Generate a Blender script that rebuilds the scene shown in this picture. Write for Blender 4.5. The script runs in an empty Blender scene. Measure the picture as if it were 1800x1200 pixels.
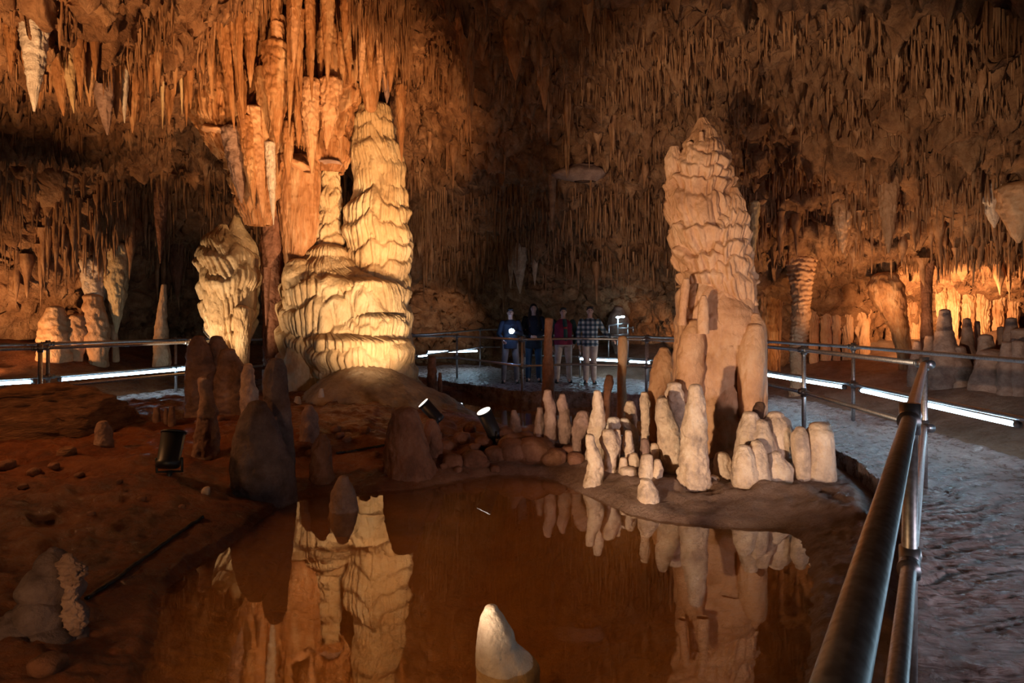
import bpy, math, random
import numpy as np
from mathutils import Vector, Matrix
sc = bpy.context.scene
COL = sc.collection
PI = math.pi

# ------------------------------------------------------------------ camera, world, exposure, big lights
CAMZ, HOR, F = 1.37, 565.0, 1000.0
cd = bpy.data.cameras.new('camera'); cam = bpy.data.objects.new('camera', cd); COL.objects.link(cam)
cam.location = (0, 0, CAMZ); cam.rotation_euler = (PI/2, 0, 0)
cd.sensor_width = 36; cd.lens = 20.0; cd.shift_y = -(600-HOR)/1800.0; cd.clip_start = 0.05; cd.clip_end = 200
sc.camera = cam
w = bpy.data.worlds.new('cave_dark'); sc.world = w; w.use_nodes = True
w.node_tree.nodes['Background'].inputs[0].default_value = (0.9, 0.55, 0.42, 1)
w.node_tree.nodes['Background'].inputs[1].default_value = 0.012
sc.view_settings.view_transform = 'Standard'; sc.view_settings.look = 'None'
sc.view_settings.exposure = 0.0; sc.view_settings.gamma = 1.0; sc.view_settings.use_curve_mapping = False
sc.cycles.max_bounces = 6; sc.cycles.diffuse_bounces = 2; sc.cycles.glossy_bounces = 3
sc.cycles.transparent_max_bounces = 6; sc.cycles.sample_clamp_indirect = 4.0
sc.cycles.caustics_reflective = False; sc.cycles.caustics_refractive = False
sc.cycles.use_denoising = True

WARM = (1.0, 0.58, 0.27); AMBER = (1.0, 0.47, 0.17); PALE = (1.0, 0.72, 0.46); COOL = (0.45, 0.72, 1.0)
def aim(o, target):
    d = Vector(target) - Vector(o.location)
    o.rotation_euler = d.to_track_quat('-Z', 'Y').to_euler()
def spot(name, loc, target, watts, color, deg=60, blend=0.6, size=0.05, parent=None):
    l = bpy.data.lights.new(name, 'SPOT'); l.energy = watts; l.color = color
    l.spot_size = math.radians(deg); l.spot_blend = blend; l.shadow_soft_size = size
    o = bpy.data.objects.new(name, l); COL.objects.link(o); o.location = loc; aim(o, target)
    return o
def point(name, loc, watts, color, size=0.1):
    l = bpy.data.lights.new(name, 'POINT'); l.energy = watts; l.color = color; l.shadow_soft_size = size
    o = bpy.data.objects.new(name, l); COL.objects.link(o); o.location = loc
    return o
# show-cave floodlights by the path and formations, mixed with added fill lamps
spot('flood_right_column', (-1.9, 0.6, 0.25), (2.0, 6.0, 1.9), 1500, (1.0,0.77,0.54), 46, 0.5, 0.06)
spot('flood_left_roof', (-4.3, 3.2, 0.3), (-5.2, 6.4, 4.7), 1900, WARM, 50, 0.8, 0.06)
spot('fill_fluted_pillar', (-5.3, 8.4, 0.25), (-4.9, 10.2, 2.3), 330, PALE, 75, 0.8, 0.05)  # unseen lamp added behind the rock heap to brighten the pillar
spot('fill_tiered_column', (-1.45, 6.9, 0.28), (-2.7, 10.6, 2.4), 520, PALE, 54, 0.8, 0.05)  # added lamp, tucked behind the wide stump, lights column and mound
point('pond_lamp', (-2.0, 0.5, 0.6), 70, WARM, 0.06)
spot('fill_pond', (-1.5, 1.0, 2.6), (-0.35, 2.9, -0.4), 110, WARM, 62, 1.0, 0.12)  # overhead pool of light added to brighten the pond bottom
spot('fill_near_bank', (-5.6, 4.4, 2.2), (-3.2, 5.4, -0.2), 170, (1.0,0.43,0.15), 100, 1.0, 0.2)  # warm fill added above the bank to lift the dark mud
spot('fill_path', (4.5, -1.0, 0.9), (3.2, 4.2, 0.0), 800, (0.95,0.78,0.86), 75, 1.0, 0.4)  # off-frame lamp added at a low angle for path relief and rail highlights
spot('fill_visitors', (4.0, 11.4, 0.3), (1.0, 12.7, 0.6), 60, (1.0,0.82,0.72), 50, 0.9, 0.05)  # small side lamp added to brighten the visitors' legs
spot('fill_right_ribs', (5.3, 10.8, 0.4), (5.7, 12.2, 1.5), 45, WARM, 110, 0.9, 0.05)  # extra lamp without a fixture, added to lift the dim flowstone ribs
spot('fill_middle_roof', (0.4, 2.2, 0.1), (0.2, 7.5, 5.0), 150, (1.0,0.60,0.36), 85, 1.0, 0.1)  # added general fill for the roof, no lamp body
spot('flood_right_wall', (7.35, 9.9, 1.2), (9.3, 11.4, 1.9), 620, WARM, 140, 0.8, 0.05)
spot('flood_right_ledge', (5.9, 9.3, 0.6), (6.2, 9.7, 3.2), 260, WARM, 130, 0.9, 0.05)
spot('flood_left_back', (-9.8, 9.6, 0.4), (-9.2, 12.3, 2.4), 420, WARM, 95, 0.8, 0.05)
spot('flood_back_nook', (-2.0, 15.2, 0.5), (-2.3, 17.3, 1.7), 60, WARM, 80, 0.8, 0.05)
spot('flood_back_corner', (4.3, 14.2, 0.4), (4.4, 16.6, 1.6), 70, WARM, 80, 0.8, 0.05)

# ------------------------------------------------------------------ noise
rng = np.random.default_rng(7)
_R = rng.random((64, 64, 64)).astype(np.float32)
def vnoise(x, y, z):
    x = np.asarray(x, float); y = np.asarray(y, float); z = np.asarray(z, float)
    x, y, z = np.broadcast_arrays(x, y, z)
    xi = np.floor(x).astype(int); yi = np.floor(y).astype(int); zi = np.floor(z).astype(int)
    fx = x-xi; fy = y-yi; fz = z-zi
    fx = fx*fx*(3-2*fx); fy = fy*fy*(3-2*fy); fz = fz*fz*(3-2*fz)
    x0, x1 = xi & 63, (xi+1) & 63; y0, y1 = yi & 63, (yi+1) & 63; z0, z1 = zi & 63, (zi+1) & 63
    def L(a, b, t): return a+(b-a)*t
    return L(L(L(_R[x0,y0,z0],_R[x1,y0,z0],fx), L(_R[x0,y1,z0],_R[x1,y1,z0],fx), fy),
             L(L(_R[x0,y0,z1],_R[x1,y0,z1],fx), L(_R[x0,y1,z1],_R[x1,y1,z1],fx), fy), fz)
def fbm(x, y, z, o=4):
    s = 0; a = 0.5; n = 0
    for k in range(o):
        f = 2.03**k
        s = s + a*(vnoise(x*f+17.3*k, y*f+5.1*k, z*f+9.7*k)-0.5); n += a; a *= 0.5
    return s/n*2      # about -1..1
def ridge(x, y, z): return 1-np.abs(2*vnoise(x, y, z)-1)

# ------------------------------------------------------------------ materials
def mat_new(name):
    m = bpy.data.materials.new(name); m.use_nodes = True
    return m, m.node_tree, m.node_tree.nodes['Principled BSDF']
def N(nt, typ, **kw):
    n = nt.nodes.new(typ)
    for k, v in kw.items(): setattr(n, k, v)
    return n
def ramp(nt, fac, stops):
    r = N(nt, 'ShaderNodeValToRGB'); cr = r.color_ramp
    while len(cr.elements) < len(stops): cr.elements.new(0.5)
    for e, (p, c) in zip(cr.elements, stops): e.position = p; e.color = (*c, 1)
    nt.links.new(fac, r.inputs[0]); return r.outputs[0]
def rock(name, c0, c1, c2, scale=3.0, bump=0.6, bscale=26, rough=0.62, stretch=1.0, spec=0.4, bdist=0.03, wet=None):
    m, nt, b = mat_new(name)
    g = N(nt, 'ShaderNodeNewGeometry')
    mp = N(nt, 'ShaderNodeMapping'); mp.inputs['Scale'].default_value = (1, 1, stretch)
    nt.links.new(g.outputs['Position'], mp.inputs[0])
    n1 = N(nt, 'ShaderNodeTexNoise'); n1.inputs['Scale'].default_value = scale; n1.inputs['Detail'].default_value = 9; n1.inputs['Roughness'].default_value = 0.68
    nt.links.new(mp.outputs[0], n1.inputs['Vector'])
    col = ramp(nt, n1.outputs['Fac'], [(0.30, c0), (0.5, c1), (0.70, c2)])
    nt.links.new(col, b.inputs['Base Color'])
    n2 = N(nt, 'ShaderNodeTexNoise'); n2.inputs['Scale'].default_value = bscale; n2.inputs['Detail'].default_value = 8; n2.inputs['Roughness'].default_value = 0.7
    nt.links.new(mp.outputs[0], n2.inputs['Vector'])
    v = N(nt, 'ShaderNodeTexVoronoi'); v.inputs['Scale'].default_value = bscale*0.8
    nt.links.new(mp.outputs[0], v.inputs['Vector'])
    ad = N(nt, 'ShaderNodeMath', operation='MULTIPLY_ADD'); ad.inputs[1].default_value = -0.5
    nt.links.new(v.outputs['Distance'], ad.inputs[0]); nt.links.new(n2.outputs['Fac'], ad.inputs[2])
    bp = N(nt, 'ShaderNodeBump'); bp.inputs['Strength'].default_value = bump; bp.inputs['Distance'].default_value = bdist
    nt.links.new(ad.outputs[0], bp.inputs['Height']); nt.links.new(bp.outputs[0], b.inputs['Normal'])
    b.inputs['Roughness'].default_value = rough; b.inputs['Specular IOR Level'].default_value = spec
    if wet:
        rr = N(nt, 'ShaderNodeMapRange'); rr.inputs[1].default_value = 0.4; rr.inputs[2].default_value = 0.6
        rr.inputs[3].default_value = wet; rr.inputs[4].default_value = rough
        nt.links.new(n1.outputs['Fac'], rr.inputs[0]); nt.links.new(rr.outputs[0], b.inputs['Roughness'])
    return m
M = {}
M['ceil'] = rock('cave_roof_rock', (0.10,0.038,0.014), (0.30,0.135,0.058), (0.52,0.27,0.13), 2.6, 1.0, 17, 0.75, 0.8, 0.25, 0.06)
M['straw'] = rock('soda_straw_calcite', (0.16,0.06,0.022), (0.34,0.155,0.065), (0.52,0.28,0.14), 6, 0.5, 40, 0.6, 0.5, 0.3)
M['drape'] = rock('orange_drapery_calcite', (0.20,0.065,0.018), (0.45,0.19,0.065), (0.68,0.40,0.20), 5.0, 0.9, 26, 0.45, 0.22, 0.5, 0.04)
M['cream'] = rock('cream_flowstone', (0.42,0.25,0.11), (0.60,0.39,0.19), (0.74,0.55,0.32), 2.4, 0.7, 30, 0.55, 0.6, 0.4, 0.03)
M['peach'] = rock('peach_flowstone', (0.33,0.135,0.05), (0.56,0.28,0.13), (0.70,0.42,0.24), 2.2, 0.7, 26, 0.5, 0.7, 0.45, 0.025)
M['smooth'] = rock('smooth_tan_calcite', (0.30,0.20,0.145), (0.62,0.42,0.28), (0.76,0.58,0.42), 6.5, 0.7, 30, 0.48, 1.0, 0.5, 0.025)
M['greystal'] = rock('dusty_brown_calcite', (0.13,0.07,0.05), (0.27,0.155,0.11), (0.40,0.25,0.18), 5, 0.6, 34, 0.7, 1.0, 0.3, 0.02)
M['redstal'] = rock('red_mud_calcite', (0.10,0.035,0.014), (0.22,0.085,0.04), (0.34,0.15,0.08), 4, 0.8, 28, 0.65, 0.8, 0.35, 0.03)
M['mound'] = rock('mud_washed_flowstone', (0.16,0.095,0.045), (0.34,0.23,0.13), (0.50,0.37,0.23), 1.8, 0.8, 14, 0.6, 1.0, 0.4, 0.04)
M['dim'] = rock('purplish_dusty_calcite', (0.07,0.042,0.036), (0.15,0.092,0.078), (0.25,0.165,0.14), 5, 0.7, 30, 0.65, 1.0, 0.35, 0.03)
M['white'] = rock('white_calcite', (0.42,0.31,0.23), (0.60,0.47,0.36), (0.74,0.62,0.50), 9, 0.8, 60, 0.6, 1.0, 0.4, 0.012)
M['darkrock'] = rock('dark_brown_rock', (0.03,0.014,0.008), (0.09,0.04,0.02), (0.18,0.085,0.042), 3, 0.9, 20, 0.7, 1.0, 0.35, 0.05)
M['log'] = rock('banded_rust_rock', (0.07,0.025,0.01), (0.26,0.11,0.045), (0.46,0.22,0.10), 5, 0.9, 24, 0.6, 4.0, 0.4, 0.04)
M['path'] = rock('brushed_concrete', (0.13,0.065,0.045), (0.34,0.22,0.19), (0.60,0.48,0.46), 7, 1.0, 34, 0.42, 1.0, 0.6, 0.04, wet=0.22)
M['mud'] = None

def simple(name, col, rough=0.5, metal=0.0, emit=None, estr=0):
    m, nt, b = mat_new(name)
    b.inputs['Base Color'].default_value = (*col, 1); b.inputs['Roughness'].default_value = rough; b.inputs['Metallic'].default_value = metal
    if emit: b.inputs['Emission Color'].default_value = (*emit, 1); b.inputs['Emission Strength'].default_value = estr
    return m
def steel():
    m, nt, b = mat_new('galvanised_steel')
    g = N(nt, 'ShaderNodeNewGeometry'); n = N(nt, 'ShaderNodeTexNoise'); n.inputs['Scale'].default_value = 60; n.inputs['Detail'].default_value = 5
    nt.links.new(g.outputs['Position'], n.inputs['Vector'])
    nt.links.new(ramp(nt, n.outputs['Fac'], [(0.35, (0.52,0.50,0.50)), (0.65, (0.74,0.73,0.74))]), b.inputs['Base Color'])
    r = N(nt, 'ShaderNodeMapRange'); r.inputs[3].default_value = 0.36; r.inputs[4].default_value = 0.52
    nt.links.new(n.outputs['Fac'], r.inputs[0]); nt.links.new(r.outputs[0], b.inputs['Roughness'])
    b.inputs['Metallic'].default_value = 1.0
    return m
M['steel'] = steel()
M['led'] = simple('cool_white_light_tube', (0.8,0.9,1), 0.4, 0, (0.50,0.80,1.0), 26)
M['alu'] = simple('dull_aluminium', (0.4,0.4,0.42), 0.4, 1.0)
M['black'] = simple('black_painted_metal', (0.012,0.012,0.014), 0.45)
M['lens'] = simple('lit_lamp_glass', (0.9,0.9,0.85), 0.2, 0, (1.0,0.92,0.8), 1.6)
M['cable'] = simple('black_cable_rubber', (0.01,0.008,0.007), 0.6)
M['torch'] = simple('torch_beam_glass', (0.8,0.9,1), 0.3, 0, (0.45,0.72,1.0), 60)

def mud():
    m, nt, b = mat_new('red_cave_mud')
    g = N(nt, 'ShaderNodeNewGeometry')
    n1 = N(nt, 'ShaderNodeTexNoise'); n1.inputs['Scale'].default_value = 2.2; n1.inputs['Detail'].default_value = 10; n1.inputs['Roughness'].default_value = 0.7
    nt.links.new(g.outputs['Position'], n1.inputs['Vector'])
    red = ramp(nt, n1.outputs['Fac'], [(0.32,(0.075,0.018,0.005)), (0.5,(0.26,0.072,0.018)), (0.7,(0.42,0.15,0.05))])
    pale = ramp(nt, n1.outputs['Fac'], [(0.32,(0.18,0.085,0.045)), (0.5,(0.34,0.19,0.12)), (0.7,(0.50,0.32,0.22))])
    sx = N(nt, 'ShaderNodeSeparateXYZ'); nt.links.new(g.outputs['Position'], sx.inputs[0])
    mr = N(nt, 'ShaderNodeMapRange'); mr.inputs[1].default_value = -1.2; mr.inputs[2].default_value = 0.9
    nt.links.new(sx.outputs['X'], mr.inputs[0])
    mx = N(nt, 'ShaderNodeMix', data_type='RGBA'); nt.links.new(mr.outputs[0], mx.inputs['Factor'])
    nt.links.new(red, mx.inputs['A']); nt.links.new(pale, mx.inputs['B'])
    # fine silt under the water line is orange
    mz = N(nt, 'ShaderNodeMapRange'); mz.inputs[1].default_value = -0.20; mz.inputs[2].default_value = -0.27
    nt.links.new(sx.outputs['Z'], mz.inputs[0])
    silt = ramp(nt, n1.outputs['Fac'], [(0.3,(0.60,0.26,0.065)), (0.7,(0.75,0.38,0.12))])
    mx2 = N(nt, 'ShaderNodeMix', data_type='RGBA'); nt.links.new(mz.outputs[0], mx2.inputs['Factor'])
    nt.links.new(mx.outputs['Result'], mx2.inputs['A']); nt.links.new(silt, mx2.inputs['B'])
    nt.links.new(mx2.outputs['Result'], b.inputs['Base Color'])
    n2 = N(nt, 'ShaderNodeTexNoise'); n2.inputs['Scale'].default_value = 12; n2.inputs['Detail'].default_value = 12; n2.inputs['Roughness'].default_value = 0.76
    nt.links.new(g.outputs['Position'], n2.inputs['Vector'])
    bp = N(nt, 'ShaderNodeBump'); bp.inputs['Strength'].default_value = 1.0; bp.inputs['Distance'].default_value = 0.08
    nt.links.new(n2.outputs['Fac'], bp.inputs['Height']); nt.links.new(bp.outputs[0], b.inputs['Normal'])
    rr = N(nt, 'ShaderNodeMapRange'); rr.inputs[1].default_value = 0.38; rr.inputs[2].default_value = 0.58; rr.inputs[3].default_value = 0.25; rr.inputs[4].default_value = 0.7
    nt.links.new(n2.outputs['Fac'], rr.inputs[0]); nt.links.new(rr.outputs[0], b.inputs['Roughness'])
    b.inputs['Specular IOR Level'].default_value = 0.4
    return m
M['mud'] = mud()
def water():
    m = bpy.data.materials.new('brown_pond_water'); m.use_nodes = True; nt = m.node_tree; nt.nodes.clear()
    out = N(nt, 'ShaderNodeOutputMaterial'); mix = N(nt, 'ShaderNodeMixShader')
    lw = N(nt, 'ShaderNodeLayerWeight'); lw.inputs['Blend'].default_value = 0.5
    pw = N(nt, 'ShaderNodeMath', operation='POWER'); pw.inputs[1].default_value = 4.0; nt.links.new(lw.outputs['Facing'], pw.inputs[0])
    fr = N(nt, 'ShaderNodeMath', operation='MULTIPLY_ADD'); fr.inputs[1].default_value = 0.9; fr.inputs[2].default_value = 0.09; nt.links.new(pw.outputs[0], fr.inputs[0])
    gl = N(nt, 'ShaderNodeBsdfGlossy'); gl.inputs['Roughness'].default_value = 0.0; gl.inputs['Color'].default_value = (1,1,1,1)
    tr = N(nt, 'ShaderNodeBsdfTransparent'); tr.inputs['Color'].default_value = (0.95,0.82,0.58,1)
    g = N(nt, 'ShaderNodeNewGeometry'); n = N(nt, 'ShaderNodeTexNoise'); n.inputs['Scale'].default_value = 5; n.inputs['Detail'].default_value = 2
    nt.links.new(g.outputs['Position'], n.inputs['Vector'])
    bp = N(nt, 'ShaderNodeBump'); bp.inputs['Strength'].default_value = 0.02; bp.inputs['Distance'].default_value = 0.02
    nt.links.new(n.outputs['Fac'], bp.inputs['Height']); nt.links.new(bp.outputs[0], gl.inputs['Normal'])
    nt.links.new(fr.outputs[0], mix.inputs[0]); nt.links.new(tr.outputs[0], mix.inputs[1]); nt.links.new(gl.outputs[0], mix.inputs[2])
    nt.links.new(mix.outputs[0], out.inputs[0])
    return m
M['water'] = water()

# ------------------------------------------------------------------ object helpers
def P(px, py, D): return np.array([(px-900)/F*D, D, CAMZ-(py-HOR)/F*D])
def tag(o, label=None, cat=None, group=None, kind=None):
    if label: o['label'] = label
    if cat: o['category'] = cat
    if group: o['group'] = group
    if kind: o['kind'] = kind
    return o
def empty(name, loc, label, cat, group=None):
    o = bpy.data.objects.new(name, None); COL.objects.link(o); o.location = Vector(loc); o.empty_display_size = 0.1
    return tag(o, label, cat, group)
def mesh_data(name, V, Fc, mat, smooth=True):
    me = bpy.data.meshes.new(name)
    V = np.asarray(V, np.float32)
    if isinstance(Fc, np.ndarray) and Fc.ndim == 2:
        k = Fc.shape[1]; n = len(Fc)
        me.vertices.add(len(V)); me.vertices.foreach_set('co', V.ravel())
        me.loops.add(n*k); me.loops.foreach_set('vertex_index', Fc.astype(np.int32).ravel())
        me.polygons.add(n); me.polygons.foreach_set('loop_start', np.arange(0, n*k, k, dtype=np.int32))
        me.update(calc_edges=True); me.validate()
    else:
        me.from_pydata([tuple(map(float, v)) for v in V], [], [tuple(map(int, f)) for f in Fc]); me.update()
    if mat: me.materials.append(mat)
    if smooth: me.polygons.foreach_set('use_smooth', np.ones(len(me.polygons), bool))
    return me
def link(name, me, parent=None, loc=None):
    o = bpy.data.objects.new(name, me); COL.objects.link(o)
    if loc is not None: o.location = Vector(loc)
    if parent is not None:
        o.parent = parent
        if parent.type == 'EMPTY' or True:
            bpy_loc = Vector(parent.location); o.location = Vector(o.location) - bpy_loc if loc is None else o.location
    return o
class MB:
    """collects verts and faces of one mesh (world coordinates)"""
    def __init__(s): s.v = []; s.f = []; s.n = 0
    def add(s, V, Fc):
        V = np.asarray(V, float); s.v.append(V); s.f += [tuple(int(i)+s.n for i in f) for f in Fc]; s.n += len(V); return s
    def build(s, name, mat, parent=None, smooth=True, center=False):
        V = np.concatenate(s.v)
        off = np.zeros(3)
        if parent is not None: off = np.array(parent.location)
        elif center:
            off = np.array([(V[:,0].min()+V[:,0].max())/2, (V[:,1].min()+V[:,1].max())/2, V[:,2].min()])
        me = mesh_data(name, V-off, s.f, mat, smooth)
        o = bpy.data.objects.new(name, me); COL.objects.link(o)
        if parent is not None: o.parent = parent
        else: o.location = Vector(off)
        return o
    def tube(s, pts, r, seg=14, caps=True):
        pts = [np.asarray(p, float) for p in pts]; r = [r]*len(pts) if np.isscalar(r) else r
        V = []; up = np.array([0,0,1.0]); prev = None
        for i, p in enumerate(pts):
            d = pts[min(i+1, len(pts)-1)]-pts[max(i-1, 0)]; d = d/(np.linalg.norm(d)+1e-9)
            a = np.cross(d, up if abs(d[2]) < 0.95 else np.array([1.0,0,0])) if prev is None else prev-d*np.dot(prev, d)
            a /= np.linalg.norm(a)+1e-9; b = np.cross(d, a); prev = a
            for k in range(seg):
                t = 2*PI*k/seg; V.append(p+r[i]*(math.cos(t)*a+math.sin(t)*b))
        Fc = [(i*seg+k, i*seg+(k+1)%seg, (i+1)*seg+(k+1)%seg, (i+1)*seg+k) for i in range(len(pts)-1) for k in range(seg)]
        if caps: Fc += [tuple(range(seg))[::-1], tuple(range((len(pts)-1)*seg, len(pts)*seg))]
        return s.add(V, Fc)
    def ball(s, c, r, seg=14, rings=9, R=None):
        r = np.array([r]*3 if np.isscalar(r) else r, float); V = []
        for i in range(rings+1):
            ph = PI*i/rings
            for k in range(seg):
                t = 2*PI*k/seg; V.append((math.sin(ph)*math.cos(t)*r[0], math.sin(ph)*math.sin(t)*r[1], math.cos(ph)*r[2]))
        V = np.array(V)
        if R is not None: V = V @ np.array(R).T
        Fc = [(i*seg+k, i*seg+(k+1)%seg, (i+1)*seg+(k+1)%seg, (i+1)*seg+k) for i in range(rings) for k in range(seg)]
        return s.add(V+np.asarray(c, float), Fc)
    def cap(s, a, b, ra, rb, seg=12):
        """tapered capsule from a to b"""
        a = np.asarray(a, float); b = np.asarray(b, float); d = b-a; L = np.linalg.norm(d); d = d/(L+1e-9)
        pts = []; rr = []
        for k in range(5): t = PI/2*(1-k/4); pts.append(a-d*ra*math.sin(t)); rr.append(max(ra*math.cos(t), 1e-4))
        for k in range(5): t = PI/2*k/4; pts.append(b+d*rb*math.sin(t)); rr.append(max(rb*math.cos(t), 1e-4))
        return s.tube(pts, rr, seg, True)
    def box(s, c, h, R=None):
        V = np.array([(x*h[0], y*h[1], z*h[2]) for z in (-1,1) for y in (-1,1) for x in (-1,1)], float)
        if R is not None: V = V @ np.array(R).T
        return s.add(V+np.asarray(c, float), [(0,2,3,1),(4,5,7,6),(0,1,5,4),(2,6,7,3),(0,4,6,2),(1,3,7,5)])

# ------------------------------------------------------------------ calcite formations: rings swept along a traced outline
def smooth1(a, k):
    if k < 1: return a
    w_ = np.exp(-0.5*(np.arange(-3*k, 3*k+1)/k)**2); w_ /= w_.sum()
    p = np.pad(a, 3*k, mode='edge'); return np.convolve(p, w_, 'valid')
def lobe(rows, D, seg=48, dr=1.0, flute=(0.06, 9), tier=(0.0, 0.3), lump=(0.10, 5.0), seed=0, res=None, captop=True, capbot=False, tilt=0.0, sm=2, pop=0.0):
    """rows: (py, left, right) of the outline at distance D. Returns verts (rings x seg) and quads."""
    rows = sorted(rows); ys = np.array([r[0] for r in rows], float)
    n = int(res or max(10, min(260, (ys[-1]-ys[0])/2.0)))
    yy = np.linspace(ys[0], ys[-1], n)
    l = np.interp(yy, ys, [r[1] for r in rows]); r = np.interp(yy, ys, [r[2] for r in rows])
    k = max(1, int(n*0.01*sm)); l = smooth1(l, k); r = smooth1(r, k)
    cx = (l+r)/2; rad = np.maximum((r-l)/2/F*D, 0.003)
    X = (cx-900)/F*D; Z = CAMZ-(yy-HOR)/F*D
    if captop:
        m = 7; th = np.linspace(0, PI/2, m+1)[:-1]; r0 = rad[0]
        h = min(r0, (Z[0]-Z[-1])*0.25)
        Z = np.concatenate([Z[0]+h*0.6*np.cos(th), Z]) - h*0.3; rad = np.concatenate([np.maximum(r0*np.sin(th), 0.002), rad]); X = np.concatenate([np.full(m, X[0]), X])
    if capbot:
        m = 7; th = np.linspace(0, PI/2, m+1)[1:]; r0 = rad[-1]
        Z = np.concatenate([Z, Z[-1]-r0*np.sin(th)]); rad = np.concatenate([rad, np.maximum(r0*np.cos(th), 0.002)]); X = np.concatenate([X, np.full(m, X[-1])])
    n = len(Z); Yc = D+tilt*(Z-Z[-1])
    th = np.arange(seg)*2*PI/seg
    ct, st = np.cos(th)[None, :], np.sin(th)[None, :]
    R = rad[:, None]; Zg = np.repeat(Z[:, None], seg, 1); sd = seed*3.71
    rm = np.median(rad)
    bx, by = X[:, None]+R*ct, Yc[:, None]+R*st*dr
    f = 1.0
    fa, fc = flute
    d = 0
    if fa:
        zs_ = Zg/max(rm, .05)
        u = fc*(th[None, :]/(2*PI)) + 1.3*(vnoise(ct*2+sd, st*2+sd, zs_*0.25)-.5)*fc/8 + 0.5*(vnoise(ct*5+sd, st*5, zs_*0.8)-.5)
    ta, tp = tier
    skirt = 1.0
    if ta:
        ph = Zg/tp+1.9*vnoise(sd, 2.5, Zg*0.55/tp)+1.5*vnoise(ct*1.7+sd, st*1.7, Zg*0.2/tp)+0.45*vnoise(ct*6+sd, st*6, Zg/tp*0.3)
        kk = np.floor(ph); t = 1-(ph-kk)
        amp = 0.25+1.1*_R[(kk.astype(int)*7+int(seed)) & 63, 3, 5]
        prof = np.sqrt(np.clip(t/0.2, 0, 1))*(1-0.8*np.clip((t-0.2)/0.8, 0, 1)**1.2)-0.5
        d = d+ta*amp*prof
        skirt = 0.25+0.75*np.clip((t-0.08)/0.3, 0, 1)
        if fa: u = u+kk*0.37
    if fa:
        v_ = 2*(u-np.floor(u))-1
        rib = np.sqrt(np.clip(1-v_*v_, 0, 1))
        u2 = u*2.3+0.7; v2 = 2*(u2-np.floor(u2))-1
        rib = 0.72*rib*(0.6+0.8*_R[np.floor(u).astype(int) & 63, 9, int(seed) & 63])+0.28*np.sqrt(np.clip(1-v2*v2, 0, 1))
        d = d+fa*1.3*(rib-0.6)*skirt
    la, ls = lump
    if la: d = d+la*fbm(bx*ls/max(rm*4, .15)+sd, by*ls/max(rm*4, .15)+sd, Zg*ls/max(rm*4, .15), 4)
    if pop: d = d+pop*ridge(bx*26, by*26, Zg*14)
    rr = np.minimum(R, rm*1.4)
    Rr = np.maximum(R+d*rr, R*0.2)
    Vx = X[:, None]+Rr*ct; Vy = Yc[:, None]+Rr*st*dr
    Vz = Zg + (0.25*rr*la*fbm(bx*6+sd, by*6, Zg*3+9, 2) if la else 0)
    V = np.stack([Vx, Vy, Vz], -1).reshape(-1, 3)
    i = np.arange(n-1)[:, None]*seg; k = np.arange(seg)[None, :]; k2 = (k+1) % seg
    Q = np.stack([i+k, i+seg+k, i+seg+k2, i+k2], -1).reshape(-1, 4)
    return V, Q
def emit(name, lobes, mat, label, cat, group=None, kind=None, parent=None):
    Vs, Qs, n = [], [], 0
    for V, Q in lobes: Vs.append(V); Qs.append(Q+n); n += len(V)
    V = np.concatenate(Vs); Q = np.concatenate(Qs)
    off = np.array(parent.location) if parent is not None else np.array([np.median(V[:,0]), np.median(V[:,1]), V[:,2].min()])
    o = bpy.data.objects.new(name, mesh_data(name, V-off, Q, mat)); COL.objects.link(o)
    if parent is not None: o.parent = parent
    else: o.location = Vector(off)
    return tag(o, label, cat, group, kind)
def hang(pt, ptop, tip, py, w, wm=None, seed=0):
    """outline rows of a stalactite: top centre pt at ptop, tip at (tip, py), width w"""
    rows = []
    for t, s in ((0, 1.0), (.2, .92), (.45, .78), (.7, .5), (.88, .26), (1, .06)):
        c = pt+(tip-pt)*t; y = ptop+(py-ptop)*t
        rows.append((y, c-w*s/2, c+w*s/2))
    return rows

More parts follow.
